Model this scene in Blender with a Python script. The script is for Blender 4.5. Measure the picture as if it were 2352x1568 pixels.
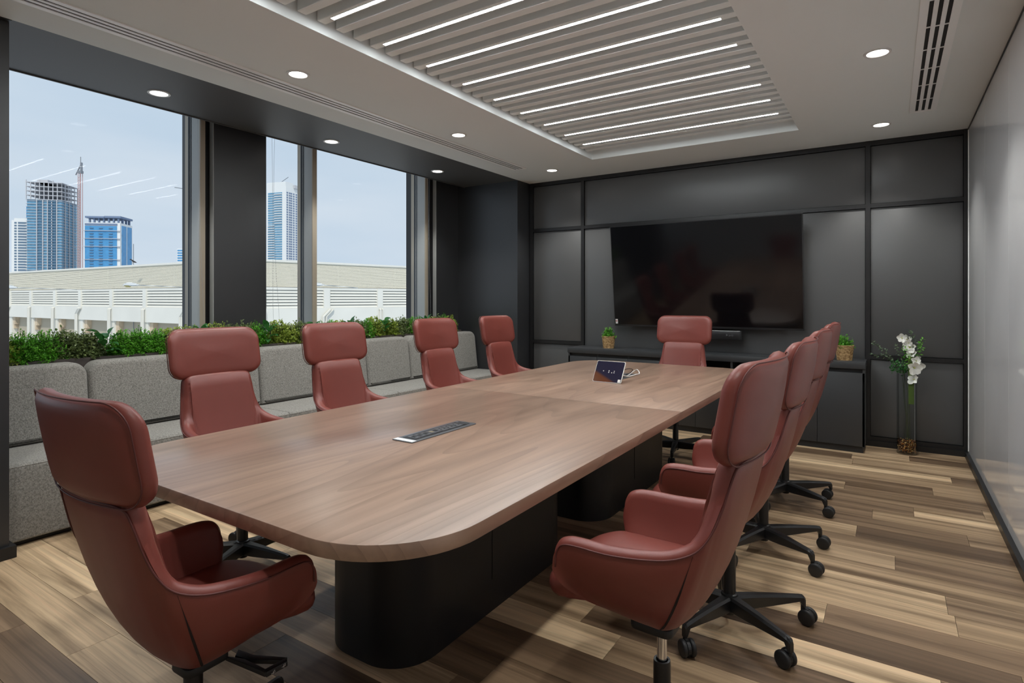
import bpy, bmesh, math, random
from math import sin, cos, pi, radians, sqrt
from mathutils import Vector, Matrix

# ------------------------------------------------------------------ scene, camera, light
for o in list(bpy.data.objects):
    bpy.data.objects.remove(o)
S = bpy.context.scene
COL = S.collection
YAW = 0.57888
FPX, W, H = 1329.1, 2352, 1568
EYE = 1.30
cam_d = bpy.data.cameras.new('camera')
cam_d.sensor_width = 36.0
cam_d.lens = FPX / W * 36.0
cam_d.shift_y = -(H / 2 - 684.5) / W
cam_d.clip_start = 0.02
cam_d.clip_end = 5000
cam = bpy.data.objects.new('camera', cam_d)
COL.objects.link(cam)
cam.location = (0, 0, EYE)
cam.rotation_euler = (pi / 2, 0, YAW)
S.camera = cam

S.view_settings.view_transform = 'Standard'
S.view_settings.look = 'None'
S.view_settings.gamma = 1.0
S.view_settings.use_curve_mapping = False
S.view_settings.exposure = 0.0

LED_POWER = 58.0
DOWN_POWER = 9.0
SPOT_WATT = 56.0

world = bpy.data.worlds.new('sky')
S.world = world
world.use_nodes = True
wn = world.node_tree
wn.nodes.clear()
w_out = wn.nodes.new('ShaderNodeOutputWorld')
w_bg = wn.nodes.new('ShaderNodeBackground')
w_tc = wn.nodes.new('ShaderNodeTexCoord')
w_map = wn.nodes.new('ShaderNodeMapping')
w_map.inputs['Scale'].default_value = (1.2, 1.2, 5.0)
w_nz = wn.nodes.new('ShaderNodeTexNoise')
w_nz.inputs['Scale'].default_value = 1.6
w_nz.inputs['Detail'].default_value = 5
w_rp = wn.nodes.new('ShaderNodeValToRGB')
w_rp.color_ramp.elements[0].position = 0.35
w_rp.color_ramp.elements[0].color = (0.55, 0.67, 0.80, 1)
w_rp.color_ramp.elements[1].position = 0.72
w_rp.color_ramp.elements[1].color = (0.68, 0.76, 0.85, 1)
w_bg.inputs['Strength'].default_value = 1.0
wn.links.new(w_tc.outputs['Generated'], w_map.inputs['Vector'])
wn.links.new(w_map.outputs['Vector'], w_nz.inputs['Vector'])
wn.links.new(w_nz.outputs['Fac'], w_rp.inputs['Fac'])
wn.links.new(w_rp.outputs['Color'], w_bg.inputs['Color'])
wn.links.new(w_bg.outputs['Background'], w_out.inputs['Surface'])

sun_d = bpy.data.lights.new('sun', 'SUN')
sun_d.energy = 2.3
sun_d.angle = radians(3.0)
sun_d.color = (1.0, 0.95, 0.86)
sun = bpy.data.objects.new('sun', sun_d)
COL.objects.link(sun)
sun.rotation_euler = Vector((-0.45, 0.45, -0.77)).to_track_quat('-Z', 'Y').to_euler()
sun.location = (20, 4, 30)

# ------------------------------------------------------------------ constants of the room (metres, eye above world origin)
XR, XL, YB, YF, ZC = 0.535, -3.665, 6.04, -2.10, 2.686
XSOF = -4.46          # inner edge of the dark soffit
XPIER = -4.56         # face of the pier between the windows
XGL = -4.775          # glass plane
ZT = 0.74             # table top
R = random.Random(7)

# ------------------------------------------------------------------ material helpers
def new_mat(name):
    m = bpy.data.materials.new(name)
    m.use_nodes = True
    return m, m.node_tree.nodes, m.node_tree.links, m.node_tree.nodes['Principled BSDF']

def mat(name, col, rough=0.5, metal=0.0, spec=0.5, bump=0.0, bscale=200.0, coat=0.0, coat_r=0.05, vary=0.0, vscale=3.0, emit=None, estr=0.0):
    m, n, l, p = new_mat(name)
    p.inputs['Base Color'].default_value = (*col, 1)
    p.inputs['Roughness'].default_value = rough
    p.inputs['Metallic'].default_value = metal
    p.inputs['Specular IOR Level'].default_value = spec
    p.inputs['Coat Weight'].default_value = coat
    p.inputs['Coat Roughness'].default_value = coat_r
    if emit:
        p.inputs['Emission Color'].default_value = (*emit, 1)
        p.inputs['Emission Strength'].default_value = estr
    tc = n.new('ShaderNodeTexCoord')
    if bump:
        nz = n.new('ShaderNodeTexNoise')
        nz.inputs['Scale'].default_value = bscale
        nz.inputs['Detail'].default_value = 3
        b = n.new('ShaderNodeBump')
        b.inputs['Strength'].default_value = bump
        b.inputs['Distance'].default_value = 0.002
        l.new(tc.outputs['Object'], nz.inputs['Vector'])
        l.new(nz.outputs['Fac'], b.inputs['Height'])
        l.new(b.outputs['Normal'], p.inputs['Normal'])
    if vary:
        nz = n.new('ShaderNodeTexNoise')
        nz.inputs['Scale'].default_value = vscale
        nz.inputs['Detail'].default_value = 4
        rp = n.new('ShaderNodeValToRGB')
        rp.color_ramp.elements[0].color = (*[c * (1 - vary) for c in col], 1)
        rp.color_ramp.elements[1].color = (*[min(1, c * (1 + vary)) for c in col], 1)
        rp.color_ramp.elements[0].position = 0.3
        rp.color_ramp.elements[1].position = 0.7
        l.new(tc.outputs['Object'], nz.inputs['Vector'])
        l.new(nz.outputs['Fac'], rp.inputs['Fac'])
        l.new(rp.outputs['Color'], p.inputs['Base Color'])
    return m

def wood_mat(name, dark, light, scale=(9, 0.9, 9), rough=0.4, p0=0.30, p1=0.68, per_object=False, ramp=None, coat=0.0, coat_ior=1.5, line=0.35, bump=0.15, spec=0.5):
    """streaky wood: two stretched noises, cathedral lines from a distorted band texture"""
    m, n, l, p = new_mat(name)
    tc = n.new('ShaderNodeTexCoord')
    vec = tc.outputs['Object']
    if per_object:
        oi = n.new('ShaderNodeObjectInfo')
        mul = n.new('ShaderNodeVectorMath'); mul.operation = 'SCALE'
        mul.inputs[0].default_value = (13.7, 7.3, 3.1)
        l.new(oi.outputs['Random'], mul.inputs['Scale'])
        add = n.new('ShaderNodeVectorMath'); add.operation = 'ADD'
        l.new(vec, add.inputs[0]); l.new(mul.outputs[0], add.inputs[1])
        vec = add.outputs[0]
    mp = n.new('ShaderNodeMapping')
    mp.inputs['Scale'].default_value = scale
    l.new(vec, mp.inputs['Vector'])
    n1 = n.new('ShaderNodeTexNoise')
    n1.inputs['Scale'].default_value = 1.0
    n1.inputs['Detail'].default_value = 6
    n1.inputs['Roughness'].default_value = 0.62
    n1.inputs['Distortion'].default_value = 0.6
    l.new(mp.outputs['Vector'], n1.inputs['Vector'])
    # fine fibres
    mp2 = n.new('ShaderNodeMapping')
    mp2.inputs['Scale'].default_value = tuple(s * (7 if s > 3 else 2.2) for s in scale)
    l.new(vec, mp2.inputs['Vector'])
    n2 = n.new('ShaderNodeTexNoise')
    n2.inputs['Scale'].default_value = 1.0
    n2.inputs['Detail'].default_value = 4
    l.new(mp2.outputs['Vector'], n2.inputs['Vector'])
    # cathedral rings: contour lines of a smooth stretched noise
    mp3 = n.new('ShaderNodeMapping')
    mp3.inputs['Scale'].default_value = tuple(s * 0.33 for s in scale)
    l.new(vec, mp3.inputs['Vector'])
    n3 = n.new('ShaderNodeTexNoise')
    n3.inputs['Scale'].default_value = 1.0
    n3.inputs['Detail'].default_value = 2.0
    n3.inputs['Roughness'].default_value = 0.35
    l.new(mp3.outputs['Vector'], n3.inputs['Vector'])
    k = n.new('ShaderNodeMath'); k.operation = 'MULTIPLY'; k.inputs[1].default_value = 26.0
    l.new(n3.outputs['Fac'], k.inputs[0])
    fr = n.new('ShaderNodeMath'); fr.operation = 'FRACT'
    l.new(k.outputs[0], fr.inputs[0])
    pw = n.new('ShaderNodeMath'); pw.operation = 'POWER'; pw.inputs[1].default_value = 4.0
    l.new(fr.outputs[0], pw.inputs[0])
    f2 = n.new('ShaderNodeMath'); f2.operation = 'MULTIPLY'
    l.new(pw.outputs[0], f2.inputs[0]); l.new(n2.outputs['Fac'], f2.inputs[1])
    rp = n.new('ShaderNodeValToRGB')
    rp.color_ramp.elements[0].position = p0
    rp.color_ramp.elements[1].position = p1
    rp.color_ramp.elements[0].color = (*dark, 1)
    rp.color_ramp.elements[1].color = (*light, 1)
    l.new(n1.outputs['Fac'], rp.inputs['Fac'])
    colr = rp.outputs['Color']
    if ramp:
        r2 = n.new('ShaderNodeValToRGB')
        r2.color_ramp.interpolation = 'LINEAR'
        els = r2.color_ramp.elements
        els[0].position, els[0].color = ramp[0][0], (*ramp[0][1], 1)
        els[1].position, els[1].color = ramp[-1][0], (*ramp[-1][1], 1)
        for ps, c in ramp[1:-1]:
            e = els.new(ps); e.color = (*c, 1)
        l.new(oi.outputs['Random'], r2.inputs['Fac'])
        mx = n.new('ShaderNodeMix'); mx.data_type = 'RGBA'; mx.blend_type = 'MULTIPLY'
        mx.inputs['Factor'].default_value = 1.0
        l.new(r2.outputs['Color'], mx.inputs['A']); l.new(colr, mx.inputs['B'])
        colr = mx.outputs['Result']
    mx2 = n.new('ShaderNodeMix'); mx2.data_type = 'RGBA'; mx2.blend_type = 'MULTIPLY'
    mm = n.new('ShaderNodeMath'); mm.operation = 'MULTIPLY'; mm.inputs[1].default_value = line * 2
    mm.use_clamp = True
    l.new(f2.outputs[0], mm.inputs[0]); l.new(mm.outputs[0], mx2.inputs['Factor'])
    l.new(colr, mx2.inputs['A'])
    mx2.inputs['B'].default_value = (0.45, 0.42, 0.40, 1)
    # fibres
    mx3 = n.new('ShaderNodeMix'); mx3.data_type = 'RGBA'; mx3.blend_type = 'OVERLAY'
    mx3.inputs['Factor'].default_value = 0.28
    l.new(mx2.outputs['Result'], mx3.inputs['A']); l.new(n2.outputs['Fac'], mx3.inputs['B'])
    l.new(mx3.outputs['Result'], p.inputs['Base Color'])
    b = n.new('ShaderNodeBump'); b.inputs['Strength'].default_value = bump; b.inputs['Distance'].default_value = 0.001
    l.new(n2.outputs['Fac'], b.inputs['Height']); l.new(b.outputs['Normal'], p.inputs['Normal'])
    p.inputs['Roughness'].default_value = rough
    p.inputs['Specular IOR Level'].default_value = spec
    p.inputs['Coat Weight'].default_value = coat
    p.inputs['Coat Roughness'].default_value = 0.28
    p.inputs['Coat IOR'].default_value = coat_ior
    return m

def fabric_mat(name, c0, c1):
    m, n, l, p = new_mat(name)
    tc = n.new('ShaderNodeTexCoord')
    mp = n.new('ShaderNodeMapping'); mp.inputs['Scale'].default_value = (420, 420, 150)
    l.new(tc.outputs['Object'], mp.inputs['Vector'])
    a = n.new('ShaderNodeTexNoise'); a.inputs['Scale'].default_value = 1; a.inputs['Detail'].default_value = 2
    l.new(mp.outputs['Vector'], a.inputs['Vector'])
    b = n.new('ShaderNodeTexNoise'); b.inputs['Scale'].default_value = 130; b.inputs['Detail'].default_value = 3
    l.new(tc.outputs['Object'], b.inputs['Vector'])
    ad = n.new('ShaderNodeMath'); ad.operation = 'ADD'
    l.new(a.outputs['Fac'], ad.inputs[0]); l.new(b.outputs['Fac'], ad.inputs[1])
    hv = n.new('ShaderNodeMath'); hv.operation = 'MULTIPLY'; hv.inputs[1].default_value = 0.5
    l.new(ad.outputs[0], hv.inputs[0])
    rp = n.new('ShaderNodeValToRGB')
    rp.color_ramp.elements[0].position = 0.36; rp.color_ramp.elements[0].color = (*c0, 1)
    rp.color_ramp.elements[1].position = 0.62; rp.color_ramp.elements[1].color = (*c1, 1)
    l.new(hv.outputs[0], rp.inputs['Fac']); l.new(rp.outputs['Color'], p.inputs['Base Color'])
    bp = n.new('ShaderNodeBump'); bp.inputs['Strength'].default_value = 0.4; bp.inputs['Distance'].default_value = 0.001
    l.new(hv.outputs[0], bp.inputs['Height']); l.new(bp.outputs['Normal'], p.inputs['Normal'])
    p.inputs['Roughness'].default_value = 0.9
    p.inputs['Specular IOR Level'].default_value = 0.2
    p.inputs['Sheen Weight'].default_value = 0.15
    return m

def glass_mat(name, tint=(1, 1, 1), ior=1.45, rough=0.0, k=1.0):
    """thin pane: lets light straight through and reflects by Fresnel"""
    m = bpy.data.materials.new(name)
    m.use_nodes = True
    n, l = m.node_tree.nodes, m.node_tree.links
    n.clear()
    out = n.new('ShaderNodeOutputMaterial')
    mix = n.new('ShaderNodeMixShader')
    fr = n.new('ShaderNodeFresnel'); fr.inputs['IOR'].default_value = ior
    tr = n.new('ShaderNodeBsdfTransparent'); tr.inputs['Color'].default_value = (*tint, 1)
    gl = n.new('ShaderNodeBsdfGlossy'); gl.inputs['Roughness'].default_value = rough
    mu = n.new('ShaderNodeMath'); mu.operation = 'MULTIPLY'; mu.inputs[1].default_value = k
    l.new(fr.outputs[0], mu.inputs[0]); l.new(mu.outputs[0], mix.inputs['Fac'])
    l.new(tr.outputs[0], mix.inputs[1]); l.new(gl.outputs[0], mix.inputs[2])
    l.new(mix.outputs[0], out.inputs['Surface'])
    return m

def leaf_mat(name, c0, c1, rough=0.45):
    m, n, l, p = new_mat(name)
    tc = n.new('ShaderNodeTexCoord')
    nz = n.new('ShaderNodeTexNoise'); nz.inputs['Scale'].default_value = 38; nz.inputs['Detail'].default_value = 3
    l.new(tc.outputs['Object'], nz.inputs['Vector'])
    rp = n.new('ShaderNodeValToRGB')
    rp.color_ramp.elements[0].position = 0.32; rp.color_ramp.elements[0].color = (*c0, 1)
    rp.color_ramp.elements[1].position = 0.68; rp.color_ramp.elements[1].color = (*c1, 1)
    l.new(nz.outputs['Fac'], rp.inputs['Fac']); l.new(rp.outputs['Color'], p.inputs['Base Color'])
    p.inputs['Roughness'].default_value = rough
    tl = n.new('ShaderNodeBsdfTranslucent')
    l.new(rp.outputs['Color'], tl.inputs['Color'])
    mx = n.new('ShaderNodeMixShader'); mx.inputs['Fac'].default_value = 0.35
    l.new(p.outputs[0], mx.inputs[1]); l.new(tl.outputs[0], mx.inputs[2])
    l.new(mx.outputs[0], n['Material Output'].inputs['Surface'])
    return m

M = {}
M['leather'] = mat('terracotta_leather', (0.205, 0.048, 0.036), 0.40, bump=0.12, bscale=900, vary=0.05, vscale=5)
M['leather_dark'] = mat('leather_seam', (0.11, 0.026, 0.022), 0.55)
M['slit'] = mat('seam_gap', (0.012, 0.006, 0.006), 0.8)
M['black_metal'] = mat('black_powder_coat', (0.012, 0.012, 0.013), 0.38, spec=0.5)
M['black_plastic'] = mat('black_nylon', (0.014, 0.014, 0.015), 0.5)
M['chrome'] = mat('chrome', (0.75, 0.76, 0.78), 0.16, metal=1.0)
M['table_wood'] = wood_mat('brown_oak_veneer', (0.235, 0.140, 0.094), (0.390, 0.250, 0.175), (5.5, 0.55, 5.5), 0.45, line=0.42, bump=0.08, coat=0.7, coat_ior=1.6, spec=0.3)
M['table_base'] = mat('black_lacquer_base', (0.008, 0.008, 0.009), 0.42)
M['floor_wood'] = wood_mat('vinyl_plank', (0.30, 0.26, 0.225), (1.0, 0.98, 0.95), (0.40, 11.0, 4.0), 0.35, p0=0.34, p1=0.62, per_object=True,
                           ramp=[(0.0, (0.19, 0.125, 0.078)), (0.25, (0.33, 0.225, 0.142)), (0.5, (0.60, 0.435, 0.275)), (0.78, (0.88, 0.665, 0.43)), (1.0, (0.44, 0.31, 0.198))], line=0.30, bump=0.10)
M['ceiling'] = mat('ceiling_paint', (0.77, 0.81, 0.81), 0.85, spec=0.2)
M['coffer'] = mat('coffer_paint', (0.80, 0.84, 0.84), 0.8, spec=0.2)
M['dark_paint'] = mat('charcoal_paint', (0.028, 0.029, 0.032), 0.38, spec=0.7, bump=0.03, bscale=60)
M['soffit'] = mat('soffit_paint', (0.085, 0.084, 0.083), 0.5, spec=0.4)
M['panel'] = mat('grey_wall_panel', (0.088, 0.089, 0.090), 0.40, spec=0.6, bump=0.02, bscale=400)
M['trim'] = mat('black_trim', (0.012, 0.012, 0.013), 0.42)
M['white_wall'] = mat('white_paint', (0.82, 0.83, 0.83), 0.8, spec=0.2)
M['led'] = mat('led_lens', (0.9, 0.9, 0.9), 0.5, emit=(0.935, 0.985, 1.0), estr=LED_POWER)
M['down'] = mat('downlight_lens', (0.9, 0.9, 0.9), 0.5, emit=(1.0, 0.955, 0.89), estr=DOWN_POWER)
M['ring'] = mat('downlight_ring', (0.70, 0.70, 0.69), 0.4)
M['alu'] = mat('white_aluminium', (0.92, 0.93, 0.93), 0.35)
M['slot'] = mat('dark_duct', (0.012, 0.012, 0.012), 0.8)
M['fabric'] = fabric_mat('grey_melange_fabric', (0.135, 0.130, 0.120), (0.36, 0.345, 0.315))
M['planter'] = wood_mat('planter_board', (0.045, 0.036, 0.033), (0.085, 0.070, 0.063), (1.2, 0.8, 26), 0.55, line=0.2)
M['frame'] = mat('window_frame_grey', (0.42, 0.43, 0.42), 0.45)
M['frame_beige'] = mat('window_frame_beige', (0.40, 0.345, 0.27), 0.5)
M['gasket'] = mat('window_gasket', (0.02, 0.03, 0.045), 0.5)
M['glass'] = glass_mat('window_glass', (0.97, 0.985, 0.99), 1.17)
M['vase_glass'] = glass_mat('vase_glass', (0.97, 0.98, 0.98), 1.25, 0.0, 0.45)
M['chain'] = mat('bead_chain', (0.45, 0.45, 0.46), 0.35, metal=0.6)
M['glassboard'] = mat('glass_board', (0.72, 0.72, 0.725), 0.35, spec=0.0, coat=1.0, coat_r=0.012, vary=0.05, vscale=1.3)
M['joint'] = mat('glass_joint', (0.92, 0.93, 0.93), 0.25)
M['screen'] = mat('black_screen', (0.004, 0.004, 0.005), 0.10, spec=0.5)
M['bezel'] = mat('screen_bezel', (0.028, 0.028, 0.030), 0.35, metal=0.3)
M['sticker'] = mat('white_sticker', (0.80, 0.79, 0.78), 0.5)
M['red'] = mat('red_print', (0.45, 0.03, 0.03), 0.5)
M['cabinet'] = mat('graphite_laminate', (0.040, 0.042, 0.045), 0.45, bump=0.02, bscale=500)
M['cabinet_dark'] = mat('graphite_plinth', (0.018, 0.018, 0.019), 0.5)
M['basket'] = None
M['white_plastic'] = mat('white_plastic', (0.72, 0.69, 0.66), 0.4)
M['grey_plastic'] = mat('grey_plastic', (0.16, 0.165, 0.175), 0.35, metal=0.4)
M['brass'] = mat('port_metal', (0.70, 0.62, 0.42), 0.3, metal=0.8)
M['fern'] = leaf_mat('leaf_bright_green', (0.06, 0.25, 0.02), (0.27, 0.70, 0.08))
M['box_yellow'] = leaf_mat('leaf_yellow_green', (0.14, 0.24, 0.025), (0.60, 0.70, 0.15))
M['box_dark'] = leaf_mat('leaf_olive', (0.05, 0.09, 0.032), (0.40, 0.50, 0.20))
M['big_leaf'] = leaf_mat('leaf_deep_green', (0.02, 0.10, 0.024), (0.07, 0.25, 0.06), 0.25)
M['pale_leaf'] = leaf_mat('leaf_sage', (0.08, 0.14, 0.075), (0.22, 0.30, 0.18))
M['stem'] = mat('plant_stem', (0.06, 0.075, 0.035), 0.6)
M['soil'] = mat('dark_soil', (0.015, 0.012, 0.010), 0.9)
M['petal'] = mat('white_petal', (0.82, 0.82, 0.76), 0.6, vary=0.06, vscale=40)
M['petal_core'] = mat('petal_core', (0.55, 0.58, 0.18), 0.6)
M['ribbon'] = mat('green_ribbon', (0.09, 0.16, 0.02), 0.5)

# ------------------------------------------------------------------ object helpers
def link(o, parent=None):
    COL.objects.link(o)
    if parent is not None:
        o.parent = parent
    return o

def obj(name, me, m=None, parent=None, loc=None, rot=None, smooth=None, kind=None, label=None):
    o = bpy.data.objects.new(name, me)
    link(o, parent)
    if m is not None and len(me.materials) == 0:
        me.materials.append(m)
    if loc is not None: o.location = loc
    if rot is not None: o.rotation_euler = rot
    if smooth is not None:
        me.polygons.foreach_set('use_smooth', [True] * len(me.polygons))
        if smooth > 0:
            try:
                me.set_sharp_from_angle(angle=radians(smooth))
            except Exception:
                pass
    if kind: o['kind'] = kind
    if label: o['label'] = label
    return o

def tag(o, label, cat, group=None, kind=None):
    o['label'] = label
    if cat: o['category'] = cat
    if group: o['group'] = group
    if kind: o['kind'] = kind
    return o

def thing(name, label, cat, loc=(0, 0, 0), rz=0.0, group=None):
    o = bpy.data.objects.new(name, None)
    o.empty_display_size = 0.1
    link(o)
    o.location = loc
    o.rotation_euler = (0, 0, rz)
    return tag(o, label, cat, group)

def struct(o, label=None):
    o['kind'] = 'structure'
    if label: o['label'] = label
    return o

def mesh(name, v, f):
    me = bpy.data.meshes.new(name)
    me.from_pydata([tuple(p) for p in v], [], [tuple(q) for q in f])
    me.update()
    return me

class MB:
    """collects geometry for one mesh"""
    def __init__(s): s.v = []; s.f = []
    def add(s, v, f):
        k = len(s.v); s.v += [tuple(p) for p in v]; s.f += [tuple(i + k for i in q) for q in f]; return s
    def box(s, x0, x1, y0, y1, z0, z1, mtx=None):
        v = [(x, y, z) for z in (z0, z1) for y in (y0, y1) for x in (x0, x1)]
        if mtx is not None: v = [mtx @ Vector(p) for p in v]
        return s.add(v, [(0, 2, 3, 1), (4, 5, 7, 6), (0, 1, 5, 4), (2, 6, 7, 3), (0, 4, 6, 2), (1, 3, 7, 5)])
    def lathe(s, prof, n=24, c=(0, 0, 0), caps=True, mtx=None):
        v = []; f = []
        for r, z in prof:
            for i in range(n):
                a = 2 * pi * i / n
                p = Vector((c[0] + r * cos(a), c[1] + r * sin(a), c[2] + z))
                v.append(mtx @ p if mtx is not None else p)
        for j in range(len(prof) - 1):
            for i in range(n):
                i2 = (i + 1) % n
                f.append((j * n + i, j * n + i2, (j + 1) * n + i2, (j + 1) * n + i))
        if caps:
            f.append(tuple(range(n - 1, -1, -1)))
            f.append(tuple((len(prof) - 1) * n + i for i in range(n)))
        return s.add(v, f)
    def cyl(s, r, z0, z1, n=20, c=(0, 0, 0), mtx=None): return s.lathe([(r, z0), (r, z1)], n, c, True, mtx)
    def tube(s, pts, r, n=8, closed=False):
        pts = [Vector(p) for p in pts]
        m = len(pts); v = []; f = []
        up = Vector((0, 0, 1))
        prev = None
        for i, p in enumerate(pts):
            a = pts[i - 1] if (i > 0 or closed) else p
            b = pts[(i + 1) % m] if (i < m - 1 or closed) else p
            t = (b - a).normalized()
            if prev is None:
                ref = up if abs(t.z) < 0.95 else Vector((1, 0, 0))
                nn = t.cross(ref).normalized()
            else:
                nn = (prev - t * prev.dot(t)).normalized()
            prev = nn
            bb = t.cross(nn)
            rr = r[i] if isinstance(r, (list, tuple)) else r
            for k in range(n):
                q = 2 * pi * k / n
                v.append(p + nn * (rr * cos(q)) + bb * (rr * sin(q)))
        for i in range(m if closed else m - 1):
            for k in range(n):
                k2 = (k + 1) % n; i2 = (i + 1) % m
                f.append((i * n + k, i * n + k2, i2 * n + k2, i2 * n + k))
        if not closed:
            f.append(tuple(range(n - 1, -1, -1))); f.append(tuple((m - 1) * n + k for k in range(n)))
        return s.add(v, f)
    def slab(s, out, h, b=0.0, seg=3, mtx=None, bb=None):
        """outline (ccw, xy) extruded 0..h with rounded rims"""
        n = len(out)
        nor = []
        for i in range(n):
            a = Vector(out[i - 1]); p = Vector(out[i]); c = Vector(out[(i + 1) % n])
            e1 = (p - a).normalized() if (p - a).length > 1e-9 else Vector((1, 0)); e2 = (c - p).normalized() if (c - p).length > 1e-9 else e1
            n1 = Vector((e1.y, -e1.x)); n2 = Vector((e2.y, -e2.x))
            q = (n1 + n2)
            q = q / max(0.3, q.length_squared / 2) if q.length > 1e-6 else n1
            nor.append(q)
        rings = []
        if bb is None: bb = b
        if bb > 0:
            for k in range(seg + 1):
                a = pi / 2 * k / seg
                rings.append((bb * (1 - sin(a)), bb * (1 - cos(a))))
        else: rings.append((0, 0))
        if b > 0:
            for k in range(seg + 1):
                a = pi / 2 * k / seg
                rings.append((b * (1 - cos(a)), h - b * (1 - sin(a))))
        else: rings.append((0, h))
        v = []
        for ins, z in rings:
            for i in range(n):
                p = Vector(out[i]) - nor[i] * ins
                q = Vector((p.x, p.y, z))
                v.append(mtx @ q if mtx is not None else q)
        f = []
        for j in range(len(rings) - 1):
            for i in range(n):
                i2 = (i + 1) % n
                f.append((j * n + i, j * n + i2, (j + 1) * n + i2, (j + 1) * n + i))
        f.append(tuple(range(n - 1, -1, -1)))
        f.append(tuple((len(rings) - 1) * n + i for i in range(n)))
        return s.add(v, f)
    def build(s, name, m=None, parent=None, **k):
        return obj(name, mesh(name, s.v, s.f), m, parent, **k)

def rrect(x0, x1, y0, y1, r, seg=6, rs=None):
    """rounded rectangle, ccw; rs = radii for (x1y0, x1y1, x0y1, x0y0)"""
    rs = rs or (r, r, r, r)
    out = []
    for (cx, cy, sx, sy, a0), q in zip(((x1, y0, -1, 1, -pi / 2), (x1, y1, -1, -1, 0), (x0, y1, 1, -1, pi / 2), (x0, y0, 1, 1, pi)), rs):
        if q <= 1e-5:
            out.append((cx, cy)); continue
        for k in range(seg + 1):
            a = a0 + pi / 2 * k / seg
            out.append((cx + sx * q + q * cos(a), cy + sy * q + q * sin(a)))
    return out

def box_obj(name, x0, x1, y0, y1, z0, z1, m, parent=None, bev=0.0, **k):
    """box whose origin is its own centre; parent-relative when parented at identity"""
    cx, cy, cz = (x0 + x1) / 2, (y0 + y1) / 2, (z0 + z1) / 2
    b = MB()
    if bev > 0:
        b.slab(rrect(x0 - cx, x1 - cx, y0 - cy, y1 - cy, bev, 2), z1 - z0, bev, 2, Matrix.Translation((0, 0, -(z1 - z0) / 2)))
        o = b.build(name, m, parent, loc=(cx, cy, cz), smooth=35, **k)
    else:
        b.box(x0 - cx, x1 - cx, y0 - cy, y1 - cy, z0 - cz, z1 - cz)
        o = b.build(name, m, parent, loc=(cx, cy, cz), **k)
    return o

def copy_tree(o, parent=None):
    c = o.copy(); COL.objects.link(c); c.parent = parent
    for ch in list(o.children): copy_tree(ch, c)
    return c

def catmull(P, n):
    P = [Vector(p) for p in P]
    out = []
    for i in range(len(P) - 1):
        p0 = P[i - 1] if i > 0 else P[i] * 2 - P[i + 1]
        p1, p2 = P[i], P[i + 1]
        p3 = P[i + 2] if i + 2 < len(P) else P[i + 1] * 2 - P[i]
        for k in range(n):
            t = k / n
            out.append(0.5 * ((2 * p1) + (p2 - p0) * t + (2 * p0 - 5 * p1 + 4 * p2 - p3) * t * t + (3 * p1 - p0 - 3 * p2 + p3) * t ** 3))
    out.append(P[-1].copy())
    return out

ORD = ['first', 'second', 'third', 'fourth', 'fifth', 'sixth', 'seventh', 'eighth', 'ninth', 'tenth', 'eleventh', 'twelfth', 'thirteenth', 'fourteenth',
       'fifteenth', 'sixteenth', 'seventeenth', 'eighteenth', 'nineteenth', 'twentieth', 'twenty-first', 'twenty-second', 'twenty-third', 'twenty-fourth', 'twenty-fifth', 'twenty-sixth', 'twenty-seventh', 'twenty-eighth', 'twenty-ninth', 'thirtieth']

# ================================================================== THE ROOM
# ---- floor: sub-floor slab and every plank
fl = MB().box(-4.95, XR + 0.15, YF - 0.1, YB + 0.15, -0.12, -0.006).build('floor', M['slot'])
struct(fl, 'streaky brown wood plank floor')
known = {9: -0.09, 8: 0.35, 7: -0.158, 12: -0.265, 13: 0.24, 17: -0.265, 18: 0.13, 11: -0.75, 10: 0.12, 6: -0.45, 5: 0.02, 4: -0.62, 3: 0.20}
PL, PW = 1.22, 0.175
row0 = 4.022 - 9 * PW
k = -29
while True:
    y0 = row0 + k * PW
    if y0 > YB: break
    if y0 + PW < YF:
        k += 1; continue
    ja = known.get(k, R.uniform(-PL, 0))
    y1 = min(y0 + PW, YB)
    x = ja
    while x > -4.75: x -= PL
    while x < XR:
        xa, xb = max(x, -4.75 if y0 < 0.5 else -3.95), min(x + PL, XR)
        if xb - xa > 0.02:
            g = 0.0007
            box_obj('plank', xa + g, xb - g, max(y0, YF) + g, y1 - g, -0.006, 0.0, M['floor_wood'], fl)
        x += PL
    k += 1

# ---- walls
wb = MB().box(-4.9, XR + 0.12, YB, YB + 0.12, 0, 3.0).build('wall_back', M['trim'])
struct(wb, 'dark grey panelled wall with black trim behind the television')
def panel(x0, x1, z0, z1):
    return box_obj('panel', x0, x1, YB - 0.022, YB - 0.0005, z0, z1, M['panel'], wb, bev=0.003)
def rail(x0, x1, z0, z1, d=0.040):
    return box_obj('rail', x0, x1, YB - d, YB - 0.0005, z0, z1, M['trim'], wb)
PX = [-3.662, -3.619, -2.973, -2.936, -0.183, -0.147, 0.505, 0.533]
for a, b in ((PX[0], PX[1]), (PX[2], PX[3]), (PX[4], PX[5]), (PX[6], PX[7])):
    rail(a, b, 0.05, ZC, 0.044)
for a, b in ((PX[1], PX[2]), (PX[3], PX[4]), (PX[5], PX[6])):
    rail(a, b, 2.643, ZC)
    rail(a, b, 2.095, 2.131)
    panel(a + 0.002, b - 0.002, 2.134, 2.640)
    if a != PX[3]:
        rail(a, b, 0.762, 0.797)
        rail(a, b, 0.050, 0.083)
        panel(a + 0.002, b - 0.002, 0.800, 2.092)
        panel(a + 0.002, b - 0.002, 0.086, 0.759)
    else:
        panel(a + 0.002, -1.575, 0.05, 2.092)
        panel(-1.573, b - 0.002, 0.05, 2.092)
struct(box_obj('baseboard_back', XL, XR, YB - 0.052, YB - 0.001, 0.0, 0.05, M['trim']), 'black baseboard under the grey panelled wall')

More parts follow.
